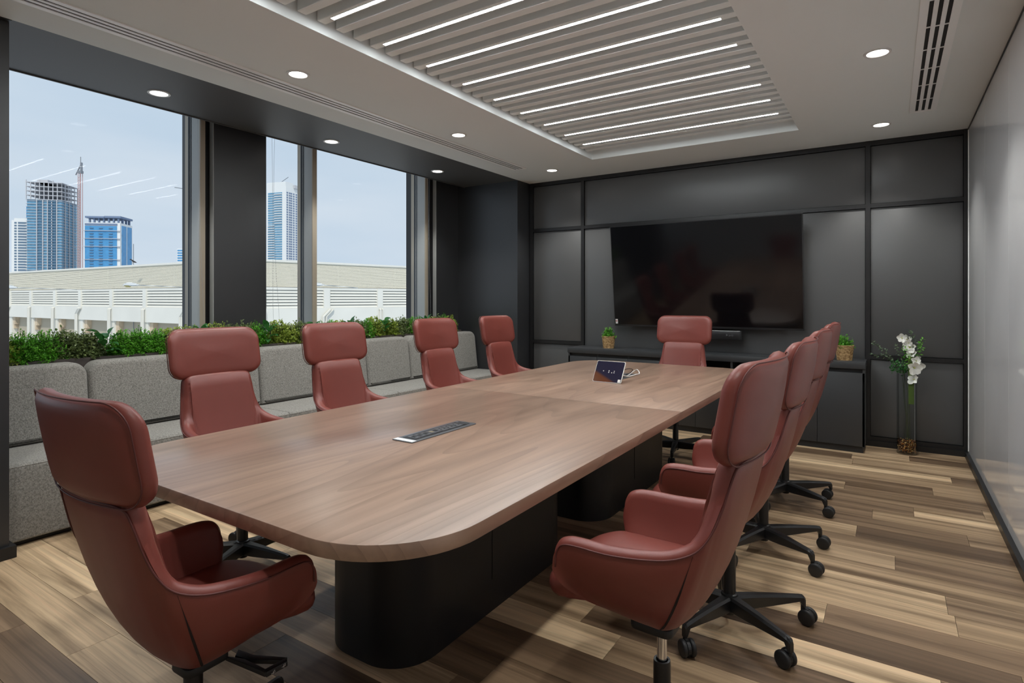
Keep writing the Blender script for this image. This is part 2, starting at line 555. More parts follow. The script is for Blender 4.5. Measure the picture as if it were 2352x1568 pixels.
wr = MB().box(XR + 0.012, XR + 0.12, YF - 0.1, YB + 0.12, 0, 3.0).build('wall_right', M['white_wall'])
struct(wr, 'wall clad in glossy pale grey glass panels')
gy = [YF, -1.57, -0.63, 0.31, 1.25, 2.19, 3.135, 4.076, 5.019, YB - 0.052]
for i in range(len(gy) - 1):
    box_obj('glass_panel', XR, XR + 0.011, gy[i] + 0.002, gy[i + 1] - 0.002, 0.045, ZC - 0.012, M['glassboard'], wr)
for y in gy[1:-1]:
    box_obj('panel_joint', XR + 0.0015, XR + 0.011, y - 0.002, y + 0.002, 0.045, ZC - 0.012, M['joint'], wr)
box_obj('edge_profile', XR - 0.004, XR + 0.011, gy[-1], gy[-1] + 0.006, 0.03, ZC - 0.01, M['joint'], wr)
box_obj('top_channel', XR - 0.004, XR + 0.011, YF, YB - 0.052, ZC - 0.012, ZC, M['trim'], wr)
struct(box_obj('baseboard_right', XR - 0.024, XR + 0.011, YF, YB - 0.053, 0.0, 0.045, M['trim']), 'black floor channel along the glass wall')

struct(MB().box(-4.95, XR + 0.12, YF - 0.12, YF, 0, 3.0).build('wall_front', M['white_wall']), 'plain pale wall behind the camera')

# window wall: spandrel below, header above, three piers
wl = MB().box(-4.95, XGL + 0.03, YF, YB, -0.1, 0.80).box(-4.95, XGL + 0.03, YF, YB, 2.955, 3.05).build('wall_left', M['dark_paint'])
struct(wl, 'dark window wall with piers')
MB().box(-4.95, -3.70, 0.55, 1.05, 0, 3.0).build('pier', M['dark_paint'], wl)
MB().box(-4.95, XPIER, 2.585, 3.055, 0, 3.0).build('pier', M['dark_paint'], wl)
MB().box(-4.95, XPIER, 5.315, 5.736, 0, 3.0).build('pier', M['dark_paint'], wl)
MB().box(-4.95, -3.672, 5.736, YB, 0, 3.0).build('pier', M['dark_paint'], wl)
MB().box(-3.70, XL, 0.55, 1.05, ZC - 0.004, 3.0).build('shadow_gap', M['trim'], wl)
MB().box(-4.95, -4.63, 2.539, 2.586, 0, 3.0).build('pier_return', M['trim'], wl)
MB().box(-4.95, -4.63, 5.211, 5.316, 0, 3.0).build('pier_return', M['trim'], wl)
box_obj('corner_bead', XPIER - 0.05, XPIER + 0.002, 2.581, 2.585, 0.8, 2.95, M['frame'], wl)
box_obj('corner_bead', XPIER - 0.05, XPIER + 0.002, 5.311, 5.315, 0.8, 2.95, M['frame'], wl)
struct(box_obj('baseboard_left', -3.90, -3.672, 0.53, 1.072, 0.0, 0.06, M['trim']), 'black baseboard at the foot of the dark pier')

# ---- ceiling with the coffer opening, coffer box, dark soffit over the bench
CX0, CX1, CY0, CY1 = -2.50, -0.63, 0.35, 5.29
ce = MB()
ce.box(XL, CX0, YF, YB, ZC, ZC + 0.04).box(CX1, XR + 0.02, YF, YB, ZC, ZC + 0.04)
ce.box(CX0, CX1, YF, CY0, ZC, ZC + 0.04).box(CX0, CX1, CY1, YB, ZC, ZC + 0.04)
ceil = struct(ce.build('ceiling', M['ceiling']), 'pale grey ceiling with a recessed slatted coffer')
cf = MB()
E_ = 0.002
cf.box(CX0 - 0.02, CX0 + E_, CY0, CY1, ZC + E_ / 4, 2.93).box(CX1 - E_, CX1 + 0.02, CY0, CY1, ZC + E_ / 4, 2.93)
cf.box(CX0 + E_, CX1 - E_, CY0 - 0.02, CY0 + E_, ZC + E_ / 4, 2.93).box(CX0 + E_, CX1 - E_, CY1 - E_, CY1 + 0.02, ZC + E_ / 4, 2.93).box(CX0 + E_, CX1 - E_, CY0 + E_, CY1 - E_, 2.815, 2.93)
cf.build('coffer', M['coffer'], ceil)
MB().box(-4.95, XR + 0.15, YF - 0.12, YB + 0.12, 2.96, 3.10).build('sun_block_roof', M['ceiling'], ceil)  # unseen slab put over the room to block the sun
so = MB().box(XSOF, XL, 1.05, 5.737, ZC, ZC + 0.04).box(XSOF, XSOF + 0.012, 1.05, 5.737, ZC - 0.008, ZC + 0.27)
so.box(XSOF, XL, YF, 0.55, ZC, ZC + 0.04).box(XSOF, XSOF + 0.012, YF, 0.55, ZC - 0.008, ZC + 0.27)
struct(so.build('ceiling_soffit', M['soffit']), 'charcoal painted soffit over the window bench')

# baffles, three to a light module; the lights are things of their own
BP = 0.363 / 3
n = -4 * 3
bme = None
for j in range(-13, 28):
    y = 1.985 + BP * j
    if y > CY1 - 0.05: break
    if bme is None:
        b = MB().slab(rrect(CX0 + 0.012, CX1 - 0.012, -0.027, 0.027, 0.004, 2), 0.078, 0.003, 1)
        bme = mesh('baffle', b.v, b.f)
        bme.materials.append(M['coffer'])
    o = bpy.data.objects.new('baffle', bme); link(o, ceil); o.location = (0, y, 2.737)

leds = []
for kx in range(8, -4, -1):
    leds.append(1.985 + 0.363 * kx)
for i, y in enumerate(leds):
    if y < CY0 + 0.1: continue
    t = thing('linear_light', 'white linear LED light in the slatted coffer, %s from the back wall' % ORD[i], 'ceiling light', (-1.5635, y, 2.737), 0, 'linear lights in the ceiling coffer')
    MB().box(-0.8375, 0.8375, -0.014, 0.014, -0.0035, 0.0).build('profile', M['alu'], t)
    MB().box(-0.835, 0.835, -0.0095, 0.0095, -0.0042, -0.0035).build('lens', M['led'], t)

def downlight(x, y, label, r=0.070, group='round recessed downlights'):
    t = thing('downlight', label, 'downlight', (x, y, ZC), 0, group)
    MB().lathe([(r * 0.74, 0.0), (r * 0.78, -0.005), (r * 0.98, -0.005), (r, 0.0)], 40, caps=False).build('trim_ring', M['ring'], t, smooth=50)
    MB().lathe([(0.0001, -0.0018), (r * 0.74, -0.0018), (r * 0.75, 0.0)], 40, caps=False).build('diffuser', M['down'], t)
    sl = bpy.data.lights.new('downlight_beam', 'SPOT')
    sl.energy = SPOT_WATT; sl.spot_size = radians(106); sl.spot_blend = 0.6
    sl.shadow_soft_size = 0.05; sl.color = (0.985, 0.98, 0.94)
    so_ = bpy.data.objects.new('downlight_beam', sl); link(so_, t)
    so_.location = (0, 0, -0.012)
    return t
for nme, y in (('nearest the camera', 2.275), ('middle one', 3.868), ('nearest the back wall', 5.49)):
    downlight(-3.07, y, 'round downlight in pale ceiling between air slot and coffer, %s' % nme)
for nme, y in (('nearest the camera', 1.970), ('middle one', 3.412), ('farthest, by the dark end wall', 4.845)):
    downlight(-4.14, y, 'round downlight in dark soffit above window bench, %s' % nme)
downlight(-0.06, 3.868, 'round downlight in pale ceiling beside the short air vent')
downlight(-0.06, 5.483, 'round downlight in pale ceiling near the back wall, by the vent end')
downlight(-0.06, 2.253, 'round downlight in pale ceiling behind the short air vent')
downlight(-0.06, 0.66, 'added unseen round downlight in pale ceiling over the camera, beside the glass wall')  # added out of view, extends the row to brighten the chair backs
downlight(-3.07, 0.66, 'added unseen round downlight in pale ceiling behind the camera on the window side')  # likewise added out of view, as extra light for the near end

# ---- air slots
def slot_diffuser(name, label, x0, x1, y0, y1, nslot, cross, wall):
    t = thing(name, label, 'air vent', ((x0 + x1) / 2, (y0 + y1) / 2, ZC))
    hx, hy = (x1 - x0) / 2, (y1 - y0) / 2
    MB().box(-hx + 0.012, hx - 0.012, -hy + 0.012, hy - 0.012, -0.001, 0.004).build('duct', M['slot'], t)
    fr = MB()
    fr.box(-hx, -hx + wall, -hy, hy, -0.006, 0.002).box(hx - wall, hx, -hy, hy, -0.006, 0.002)
    fr.box(-hx + wall, hx - wall, -hy, -hy + wall, -0.006, 0.002).box(-hx + wall, hx - wall, hy - wall, hy, -0.006, 0.002)
    fr.build('frame', M['alu'], t)
    inner = 2 * (hx - wall)
    bw = inner * 0.42 / (nslot - 1) if nslot > 1 else 0
    sw = (inner - bw * (nslot - 1)) / nslot
    for i in range(nslot - 1):
        xx = -hx + wall + sw * (i + 1) + bw * i
        MB().box(xx, xx + bw, -hy + wall, hy - wall, -0.0055, 0.002).build('slat', M['alu'], t)
    if cross:
        yy = -hy + 0.08
        while yy < hy - wall:
            MB().box(-hx + wall, hx - wall, yy, yy + 0.014, -0.003, 0.001).build('crossbar', M['alu'], t)
            yy += cross
    return t
slot_diffuser('linear_air_slot', 'long narrow three-slot air diffuser in ceiling along the window side', -3.405, -3.243, 0.45, 5.262, 3, 0, 0.032)
slot_diffuser('linear_air_slot', 'three-slot return air vent with crossbars in ceiling near the glass wall', 0.118, 0.284, 2.255, 5.258, 3, 0.325, 0.036)

# ---- windows
def window(name, y0, y1, mull, label):
    wdw = struct(thing(name, label, None, (XGL, 0, 0)), label)
    zb, zt, xr = 0.80, 2.955, -4.60 - XGL
    fr = MB()
    fr.box(-0.02, xr, y0, y1, zb, zb + 0.05).box(-0.02, xr, y0, y1, zt - 0.04, zt)
    fr.build('frame_rail', M['frame'], wdw)
    edges = [y0, *[q for m_ in mull for q in m_], y1]
    for a, b in mull:
        MB().box(-0.02, xr - 0.012, a, b, zb, zt).build('mullion', M['frame'], wdw)
        MB().box(xr - 0.012, xr, a - 0.001, b, zb, zt).build('mullion_face', M['frame_beige'], wdw)
        g = MB()
        g.box(0.004, 0.016, a - 0.006, a, zb, zt).box(0.034, 0.042, a - 0.004, a, zb, zt)
        g.build('gasket', M['gasket'], wdw)
        MB().box(-0.05, -0.004, a - 0.002, a + 0.008, zb, zt).build('outer_cap', M['frame_beige'], wdw)
    for i in range(0, len(edges), 2):
        a, b = edges[i], edges[i + 1]
        if b - a > 0.05:
            MB().add([(0, a, zb), (0, b, zb), (0, b, zt), (0, a, zt)], [(0, 1, 2, 3)]).build('glass_pane', M['glass'], wdw)
    return wdw
window('window_1', 1.00, 2.541, [(2.499, 2.540)], 'large window beside the near dark pier')
window('window_2', 3.054, 5.213, [(3.571, 3.620), (5.166, 5.212)], 'two-pane window between the dark piers')
window('window_3', YF, 0.552, [(-0.80, -0.751)], 'large window behind the near dark pier, beside the camera')
for y0, y1 in ((-2.05, 0.5), (1.05, 2.5), (3.055, 5.17)):
    pl = bpy.data.lights.new('window_portal', 'AREA'); pl.shape = 'RECTANGLE'
    pl.size, pl.size_y = 2.0, y1 - y0
    pl.cycles.is_portal = True
    po = bpy.data.objects.new('window_portal', pl); COL.objects.link(po)
    po.location = (XGL + 0.05, (y0 + y1) / 2, 1.9)
    po.rotation_euler = (0, -pi / 2, 0)

# bead chains of the roller blinds
_ico = bmesh.new(); bmesh.ops.create_icosphere(_ico, subdivisions=1, radius=0.0024)
ICO_V = [v.co.copy() for v in _ico.verts]; ICO_F = [tuple(v.index for v in f.verts) for f in _ico.faces]; _ico.free()
def chain(x, y, label, sway):
    b = MB()
    L, step = 1.86, 0.0075
    for s in range(int(L / step)):
        z = 2.80 - s * step
        q = s * step / L
        off = sway * (q ** 3)
        for sx, dx in ((-1, 0.0), (1, 0.0)):
            yy = y + sx * (0.016 * (1 - 0.75 * sin(pi * min(1, q * 1.2)))) + off * (1.0 if sx > 0 else 0.4)
            b.add([(x + p.x, yy + p.y, z + p.z) for p in ICO_V], ICO_F)
    o = b.build('blind_chain', M['chain'])
    return tag(o, label, 'blind chain', 'bead chains of the window blinds')
chain(-4.505, 2.44, 'looped bead chain hanging beside the near window frame, left of the middle pier', 0.03)
chain(-4.49, 3.075, 'bead chain hanging against the glass at the middle pier edge', 0.06)
chain(-4.515, 5.13, 'bead chain hanging by the far window frame at the end wall', 0.03)
for y0, y1, lab in ((1.06, 2.56, 'rolled up blind in the ceiling slot above the near window'), (3.08, 5.30, 'rolled up blind in the ceiling slot above the two-pane window')):
    o = MB().cyl(0.04, y0, y1, 20, mtx=Matrix.Rotation(-pi / 2, 4, 'X')).build('roller_blind', M['white_wall'], smooth=40)
    o.location = (-4.66, 0, 2.90)
    tag(o, lab, 'blind')
#NEXT

# ================================================================== TABLE
TX0, TX1, TY0, TY1 = -2.362, -0.860, 0.873, 4.826
TXC, TYM = (TX0 + TX1) / 2, 2.852
tb = thing('conference_table', 'long brown oak veneer conference table on two black pedestals', 'table', (TXC, TYM, 0))
hw, TH = (TX1 - TX0) / 2, 0.04
near_out = rrect(-hw, hw, TY0 - TYM, -0.0006, 0, 14, (0.29, 0, 0, 0.29))
far_out = rrect(-hw, hw, 0.0006, TY1 - TYM, 0, 14, (0, 0.29, 0.29, 0))
for out in (near_out, far_out):
    MB().slab(out, TH, 0.0025, 2).build('table_top', M['table_wood'], tb, loc=(0, 0, ZT - TH), smooth=35)
for y0, y1 in ((1.44 - TYM, 2.66 - TYM), (3.04 - TYM, 4.26 - TYM)):
    pd = MB().slab(rrect(-0.225, 0.225, y0, y1, 0.17, 12), ZT - TH, 0.0).build('pedestal', M['table_base'], tb, smooth=35)
    MB().slab(rrect(-0.212, 0.212, y0 + 0.013, y1 - 0.013, 0.16, 10), 0.006, 0.0).build('foot', M['black_plastic'], pd)
    MB().box(0.2245, 0.2270, y0 + 0.53, y0 + 0.78, 0.13, 0.47).build('access_panel', M['table_base'], pd)
# power boxes let into the top
def power_box(yc, raised):
    b = MB().slab(rrect(-0.054, 0.054, -0.208, 0.208, 0.006, 3), 0.004, 0.0015, 2)
    p = b.build('power_box', M['grey_plastic'], tb, loc=(1.595 * 0 + (-1.595 - TXC), yc - TYM, ZT), smooth=35)
    MB().box(-0.036, 0.036, -0.165, 0.165, 0.0040, 0.0050).build('insert', M['bezel'], p)
    for q in range(3):   # universal sockets
        y = 0.03 + q * 0.048
        s = MB().slab(rrect(-0.028, 0.028, y - 0.021, y + 0.021, 0.004, 3), 0.0012, 0.0004, 1).build('socket', M['grey_plastic'], p, loc=(0, 0, 0.005))
        h = MB()
        for dx, dy in ((-0.012, 0.0), (0.008, -0.011), (0.008, 0.011)):
            h.slab(rrect(dx - 0.0045, dx + 0.0045, y + dy - 0.003, y + dy + 0.003, 0.002, 2), 0.0006, 0)
        h.build('pin_hole', M['slot'], s, loc=(0, 0, 0.0010))
    for q, y in enumerate((-0.140, -0.105, -0.070, -0.035, -0.010)):   # data ports
        s = MB().slab(rrect(-0.024, 0.024, y - 0.014, y + 0.014, 0.003, 2), 0.0011, 0.0003, 1).build('data_port', M['grey_plastic'], p, loc=(0, 0, 0.005))
        MB().slab(rrect(-0.010, 0.012, y - 0.008, y + 0.008, 0.002, 2), 0.0006, 0).build('port_opening', M['brass'] if q == 3 else M['slot'], s, loc=(0, 0, 0.0008))
    MB().box(-0.030, 0.030, 0.178, 0.190, 0.0036, 0.0046).build('finger_slot', M['slot'], p)
    MB().box(-0.050, 0.050, -0.2035, -0.178, 0.0040, 0.0048).build('lid_edge', M['alu'], p)
power_box(1.862, False)
power_box(3.845, False)

# ================================================================== CHAIR
RIM = [(0, -.257, .922), (.08, -.255, .922), (.145, -.247, .920), (.174, -.236, .905), (.185, -.221, .860), (.193, -.204, .803), (.203, -.183, .752), (.215, -.153, .713),
       (.231, -.102, .690), (.243, -.03, .678), (.251, .05, .672), (.251, .12, .672), (.249, .165, .668), (.247, .190, .655), (.246, .203, .630), (.245, .207, .592)]
WAL = [(0, -.145, .515), (.06, -.143, .515), (.118, -.135, .516), (.148, -.126, .518), (.168, -.116, .521), (.184, -.104, .525), (.199, -.088, .529), (.212, -.066, .532),
       (.224, -.036, .535), (.232, .01, .537), (.237, .06, .539), (.237, .115, .541), (.237, .155, .545), (.237, .175, .548), (.237, .19, .552), (.237, .198, .556)]
ORIG = Vector((0, .02, .388))
def KZ(i, n, NS):
    q = abs(i - (n - 1) / 2) / NS          # 0 at the back centre, 15 at the arm tip
    pts = [(0, .405), (3, .41), (6, .435), (8, .46), (10, .478), (13, .492), (15, .505)]
    for (a, za), (b, zb) in zip(pts, pts[1:]):
        if q <= b: return za + (zb - za) * (q - a) / (b - a)
    return pts[-1][1]
def shell_mesh():
    NS = 5
    Rr = catmull(RIM, NS); Ww = catmull(WAL, NS)
    rim = [Vector((-p.x, p.y, p.z)) for p in reversed(Rr[1:])] + Rr
    wal = [Vector((-p.x, p.y, p.z)) for p in reversed(Ww[1:])] + Ww
    n = len(rim)
    prof = []
    rim_curve = []
    for i in range(n):
        a = rim[max(0, i - 1)]; b = rim[min(n - 1, i + 1)]
        t3 = (b - a).normalized()
        wa = wal[max(0, i - 1)]; wb_ = wal[min(n - 1, i + 1)]
        tp = Vector((wb_.x - wa.x, wb_.y - wa.y, 0)).normalized()
        nn = Vector((tp.y, -tp.x, 0))
        up = nn.cross(t3); up = up if up.z > 0 else -up
        up.normalize()
        d_end = min(i, n - 1 - i) / NS
        T = 0.052 if d_end > 8 else 0.046
        row = []
        r0, w0 = rim[i], wal[i]
        kk = Vector((w0.x * 1.05, w0.y * (1.16 if w0.y < 0 else 1.02), KZ(i, n, NS)))
        def sec(t):
            return r0 * (1 - t) ** 2 + kk * (2 * t * (1 - t)) + ORIG * (t * t)
        ts = [0.045, 0.10, 0.17, 0.25, 0.33, 0.41, 0.49]
        for t in (0.46, 0.30, 0.16, 0.06):
            row.append(sec(t) - nn * T)
        cap = r0 - nn * (T / 2) - up * (T * 0.36)
        for th in (150, 120, 90, 60, 30):
            th = radians(th)
            row.append(cap + nn * (T / 2 * cos(th)) + up * (T * 0.42 * sin(th)))
        for t in ts + [0.57, 0.65, 0.73, 0.81, 0.88, 0.95]:
            row.append(sec(t))
        prof.append(row)
        rim_curve.append(r0 + nn * 0.0005 - up * 0.011)
    m = len(prof[0])
    v = [p for row in prof for p in row]
    f = []
    for i in range(n - 1):
        for k in range(m - 1):
            f.append((i * m + k, i * m + k + 1, (i + 1) * m + k + 1, (i + 1) * m + k))
    f.append(tuple(range(0, 16)))
    f.append(tuple((n - 1) * m + k for k in range(15, -1, -1)))
    v.append(ORIG); c = len(v) - 1
    for i in range(n - 1):
        f.append((i * m + m - 1, c, (i + 1) * m + m - 1))
    # fold a skirt under the seat front so the shell is closed there
    slit = []
    si = n // 2 + 7 * NS - 1
    return mesh('shell', v, f), rim_curve, prof, si, n

def seat_mesh():
    # pad: rows of a superellipse outline, nose lower at the front
    out = []
    N = 56
    for i in range(N):
        a = 2 * pi * i / N
        cx = cos(a); sy = sin(a)
        e = 0.55
        x = 0.190 * (abs(cx) ** e) * (1 if cx >= 0 else -1)
        y = (abs(sy) ** e) * (1 if sy >= 0 else -1)
        y = y * 0.288 if y > 0 else y * 0.120
        if y > 0.12: x *= 1 + 0.22 * min(1, (y - 0.12) / 0.1)
        out.append((x, y))
    rows = [(0.0, 0, .560), (0.35, 0, .560), (0.7, 0, .557), (0.88, 0, .552), (0.96, 0.01, .545), (1.0, 0.06, .530), (1.004, 0.13, .516), (0.99, 0.24, .502), (0.95, 0.36, .490), (0.85, 0.45, .478), (0.5, 0.5, .455), (0.25, 0.5, .435)]
    v = []; f = []
    for s, sh, z in rows:
        for (x, y) in out:
            fr_ = min(1.0, max(0.0, (y - 0.15) / 0.09))
            k_ = 1 - sh * (1 - fr_)
            fwd = max(0.0, y * s / 0.29)
            v.append((x * s * k_, y * s * (k_ if y < 0 else 1), z - 0.022 * fwd ** 3))
    for j in range(len(rows) - 1):
        for i in range(N):
            i2 = (i + 1) % N
            f.append((j * N + i, (j + 1) * N + i, (j + 1) * N + i2, j * N + i2))
    f.append(tuple((len(rows) - 1) * N + i for i in range(N - 1, -1, -1)))
    return mesh('seat', v, f)

def headrest_mesh():
    hw_, hh, rc, th = 0.234, 0.121, 0.064, 0.050
    N = 72
    ring = rrect(-hw_, hw_, -hh, hh, rc, 8)
    # resample long edges for the bend
    pts = []
    for i in range(len(ring)):
        a = Vector(ring[i]); b = Vector(ring[(i + 1) % len(ring)])
        k = max(1, int((b - a).length / 0.03))
        for j in range(k): pts.append(a.lerp(b, j / k))
    N = len(pts)
    lay = []   # (scale inset metres, depth) front -> back
    for q in (0.075, 0.045, 0.024, 0.012, 0.004, 0.0): lay.append(q)
    def depth(ins):
        s = min(1.0, ins / 0.030)
        return (th / 2) * sqrt(max(0.0, 1 - (1 - s) ** 2)) + 0.004 * min(1, ins / 0.075)
    rows = [(q, depth(q)) for q in lay] + [(q, -depth(q)) for q in reversed(lay[:-1])]
    v = []; f = []
    def bend(x, z, d):
        y = 0.042 * (abs(x) / hw_) ** 2.0 - 0.18 * z + d
        return Vector((x, y - 0.268, z + 1.027))
    for ins, d in rows:
        for p in pts:
            sx = (hw_ - ins) / hw_; sz = (hh - ins) / hh
            v.append(bend(p.x * sx, p.y * sz, d))
    m = len(rows)
    for j in range(m - 1):
        for i in range(N):
            i2 = (i + 1) % N
            f.append((j * N + i, j * N + i2, (j + 1) * N + i2, (j + 1) * N + i))
    # inner patches
    for base, d, flip in ((0, rows[0][1], False), ((m - 1) * N, rows[-1][1], True)):
        G = 4
        last = [base + i for i in range(N)]
        for g in range(1, G + 1):
            s = 1 - g / (G + 0.35)
            cur = []
            for p in pts:
                sx = (hw_ - 0.075) / hw_ * s; sz = (hh - 0.075) / hh * s
                v.append(bend(p.x * sx, p.y * sz, d + (0.004 if not flip else -0.002) * (1 - s)))
                cur.append(len(v) - 1)
            for i in range(N):
                i2 = (i + 1) % N
                q = (last[i], cur[i], cur[i2], last[i2])
                f.append(q if flip else q[::-1])
            last = cur
        f.append(tuple(last) if flip else tuple(reversed(last)))
    # fix orientation later with bmesh
    return mesh('headrest', v, f), [bend(p.x * 0.985, p.y * 0.985, -0.021) for p in pts]

def fix_normals(me):
    b = bmesh.new(); b.from_mesh(me)
    bmesh.ops.remove_doubles(b, verts=b.verts, dist=1e-5)
    bmesh.ops.recalc_face_normals(b, faces=b.faces)
    b.to_mesh(me); b.free()
    return me

def make_chair():
    t = thing('conference_chair', 'chair', 'chair', (0, 0, 0), 0, 'terracotta leather swivel chairs around the table')
    ch = {}
    sm, rimc, prof, si, n = shell_mesh()
    fix_normals(sm)
    ch['up'] = []
    up = ch['up']
    up.append(obj('shell', sm, M['leather'], t, smooth=75))
    up.append(MB().tube(rimc, 0.0024, 6).build('piping', M['leather_dark'], t, smooth=0))
    up.append(obj('seat', fix_normals(seat_mesh()), M['leather'], t, smooth=60))
    hm, hc = headrest_mesh()
    hr = obj('headrest', fix_normals(hm), M['leather'], t, smooth=60); up.append(hr)
    MB().tube(hc, 0.0020, 6, closed=True).build('piping', M['leather_dark'], hr, smooth=0)
    for side in (0, 1):
        i = si if side else n - 1 - si
        nb = prof[i + (1 if side else -1)]
        v = []; f = []
        ks = list(range(9, 20))
        cen = [prof[i][k] for k in ks]
        for q, p in enumerate(cen):
            out = Vector((p.x, p.y + 0.02, 0)).normalized()
            if ks[q] >= 16: out = Vector((out.x * 0.5, out.y * 0.5, -0.85)).normalized()
            tang = Vector((-out.y, out.x, 0)).normalized()
            s_ = q / (len(cen) - 1)
            wd = 0.0004 if q < 2 else 0.0030 * min(1.0, (q - 1) / 2.5) * (1.0 if s_ < 0.8 else (1 - s_) * 5 + 0.1)
            v += [p + out * 0.0012 - tang * wd, p + out * 0.0012 + tang * wd]
        for q in range(len(cen) - 1):
            f.append((2 * q, 2 * q + 1, 2 * q + 3, 2 * q + 2))
        up.append(obj('seam_gap', mesh('seam_gap', v, f), M['slit'], t))
    # mechanism + lever
    mb = MB().slab(rrect(-0.045, 0.045, -0.05, 0.07, 0.02, 4), 0.025, 0.006, 2, Matrix.Translation((0, 0.01, 0.376)))
    up.append(mb.build('mechanism', M['black_plastic'], t, smooth=40))
    lv = MB()
    lv.slab([(0.03, 0.072), (0.185, 0.085), (0.190, 0.098), (0.085, 0.094)], 0.013, 0.003, 2, Matrix.Translation((0, 0, 0.368)))
    lv.slab([(0.05, 0.088), (0.10, 0.097), (0.190, 0.150), (0.178, 0.160), (0.09, 0.118), (0.03, 0.110)], 0.013, 0.003, 2, Matrix.Translation((0, 0, 0.368)))
    lv.slab([(0.172, 0.086), (0.190, 0.088), (0.196, 0.148), (0.178, 0.158)], 0.016, 0.004, 2, Matrix.Translation((0, 0, 0.3665)))
    lo = lv.build('lever', M['black_plastic'], t, smooth=40); up.append(lo)
    ic = MB()
    for yy in (0.104, 0.136):
        ic.box(0.1955, 0.1962, yy - 0.006, yy + 0.006, 0.3735, 0.3745).box(0.1955, 0.1962, yy - 0.0005, yy + 0.0005, 0.370, 0.379).box(0.1955, 0.1962, yy + 0.003, yy + 0.005, 0.3765, 0.3795)
    ic.build('lever_icon', M['white_plastic'], lo)
    up.append(MB().cyl(0.0135, 0.20, 0.375, 20).build('gas_lift', M['chrome'], t, smooth=40))
    # base that stays on the floor
    MB().lathe([(0.0235, 0.055), (0.0235, 0.292), (0.0225, 0.303), (0.0165, 0.303), (0.0165, 0.29)], 24, caps=False).build('column', M['black_metal'], t, smooth=40)
    MB().lathe([(0.022, 0.048), (0.026, 0.055), (0.026, 0.100), (0.034, 0.112), (0.031, 0.128), (0.024, 0.131)], 24).build('hub', M['black_metal'], t, smooth=40)
    # one leg along +x
    stations = [(0.016, 0.024, 0.066, 0.122), (0.08, 0.021, 0.068, 0.122), (0.16, 0.0175, 0.075, 0.120), (0.24, 0.0145, 0.083, 0.116), (0.285, 0.0135, 0.088, 0.113), (0.300, 0.012, 0.062, 0.110), (0.308, 0.008, 0.062, 0.100)]
    v = []; f = []
    for x, w_, z0, z1 in stations:
        c_ = 0.004
        v += [(x, -w_, z0 + c_), (x, -w_ + c_, z0), (x, w_ - c_, z0), (x, w_, z0 + c_), (x, w_, z1 - 2 * c_), (x, w_ - 2 * c_ if w_ > 0.012 else w_ * 0.5, z1), (x, -(w_ - 2 * c_) if w_ > 0.012 else -w_ * 0.5, z1), (x, -w_, z1 - 2 * c_)]
    for j in range(len(stations) - 1):
        for i in range(8):
            i2 = (i + 1) % 8
            f.append((j * 8 + i, j * 8 + i2, (j + 1) * 8 + i2, (j + 1) * 8 + i))
    f.append(tuple(range(7, -1, -1))); f.append(tuple((len(stations) - 1) * 8 + i for i in range(8)))
    legm = fix_normals(mesh('leg', v, f)); legm.materials.append(M['black_metal'])
    legm.polygons.foreach_set('use_smooth', [False] * len(legm.polygons))
    # caster: housing and two wheels; origin on the stem axis at the floor
    cb = MB().cyl(0.008, 0.05, 0.078, 12)
    hood = []
    MXw = Matrix.Translation((0.018, 0, 0.031)) @ Matrix.Rotation(pi / 2, 4, 'X')
    cb.lathe([(0.001, -0.006), (0.026, -0.006), (0.026, 0.006), (0.001, 0.006)], 20, mtx=MXw, caps=False)
    cb.box(0.0, 0.022, -0.006, 0.006, 0.035, 0.060)
    cam_ = mesh('caster', cb.v, cb.f); cam_.materials.append(M['black_plastic'])
    wl_ = MB().lathe([(0.001, -0.009), (0.024, -0.009), (0.029, -0.007), (0.031, -0.004), (0.031, 0.004), (0.029, 0.007), (0.024, 0.009), (0.001, 0.010)], 28, mtx=Matrix.Rotation(pi / 2, 4, 'X'), caps=False)
    whm = mesh('wheel', wl_.v, wl_.f); whm.materials.append(M['black_plastic'])
    whm.polygons.foreach_set('use_smooth', [True] * len(whm.polygons)); whm.set_sharp_from_angle(angle=radians(35))
    ch['casters'] = []
    for k in range(5):
        a = pi / 2 + k * 2 * pi / 5
        lg = bpy.data.objects.new('leg', legm); link(lg, t); lg.rotation_euler = (0, 0, a)
        cs = bpy.data.objects.new('caster', cam_); link(cs, t)
        cs.location = (0.300 * cos(a), 0.300 * sin(a), 0)
        cs.rotation_euler = (0, 0, a + 0.3)
        for sgn in (-1, 1):
            wh = bpy.data.objects.new('wheel', whm); link(wh, cs)
            wh.location = (0.018, sgn * 0.0165, 0.031)
    return t
UPN = {'shell', 'piping', 'seat', 'headrest', 'seam_gap', 'mechanism', 'lever', 'gas_lift'}

def place_chair(t, x, y, face, lift, spin, label, seed):
    """face: heading of the sitter in degrees (0 = +x); spin: base turned under the seat"""
    t.location = (x, y, 0)
    rz = radians(face) - pi / 2
    t.rotation_euler = (0, 0, rz)
    t['label'] = label
    r = random.Random(seed)
    for c in t.children:
        nm = c.name.split('.')[0]
        if nm in UPN:
            c.location.z = lift
        elif nm in ('leg', 'caster', 'hub', 'column'):
            if nm == 'leg':
                c.rotation_euler.z += radians(spin)
            if nm == 'caster':
                a = math.atan2(c.location.y, c.location.x) + radians(spin)
                c.location = (0.300 * cos(a), 0.300 * sin(a), 0)
                c.rotation_euler.z = r.uniform(0, 2 * pi)

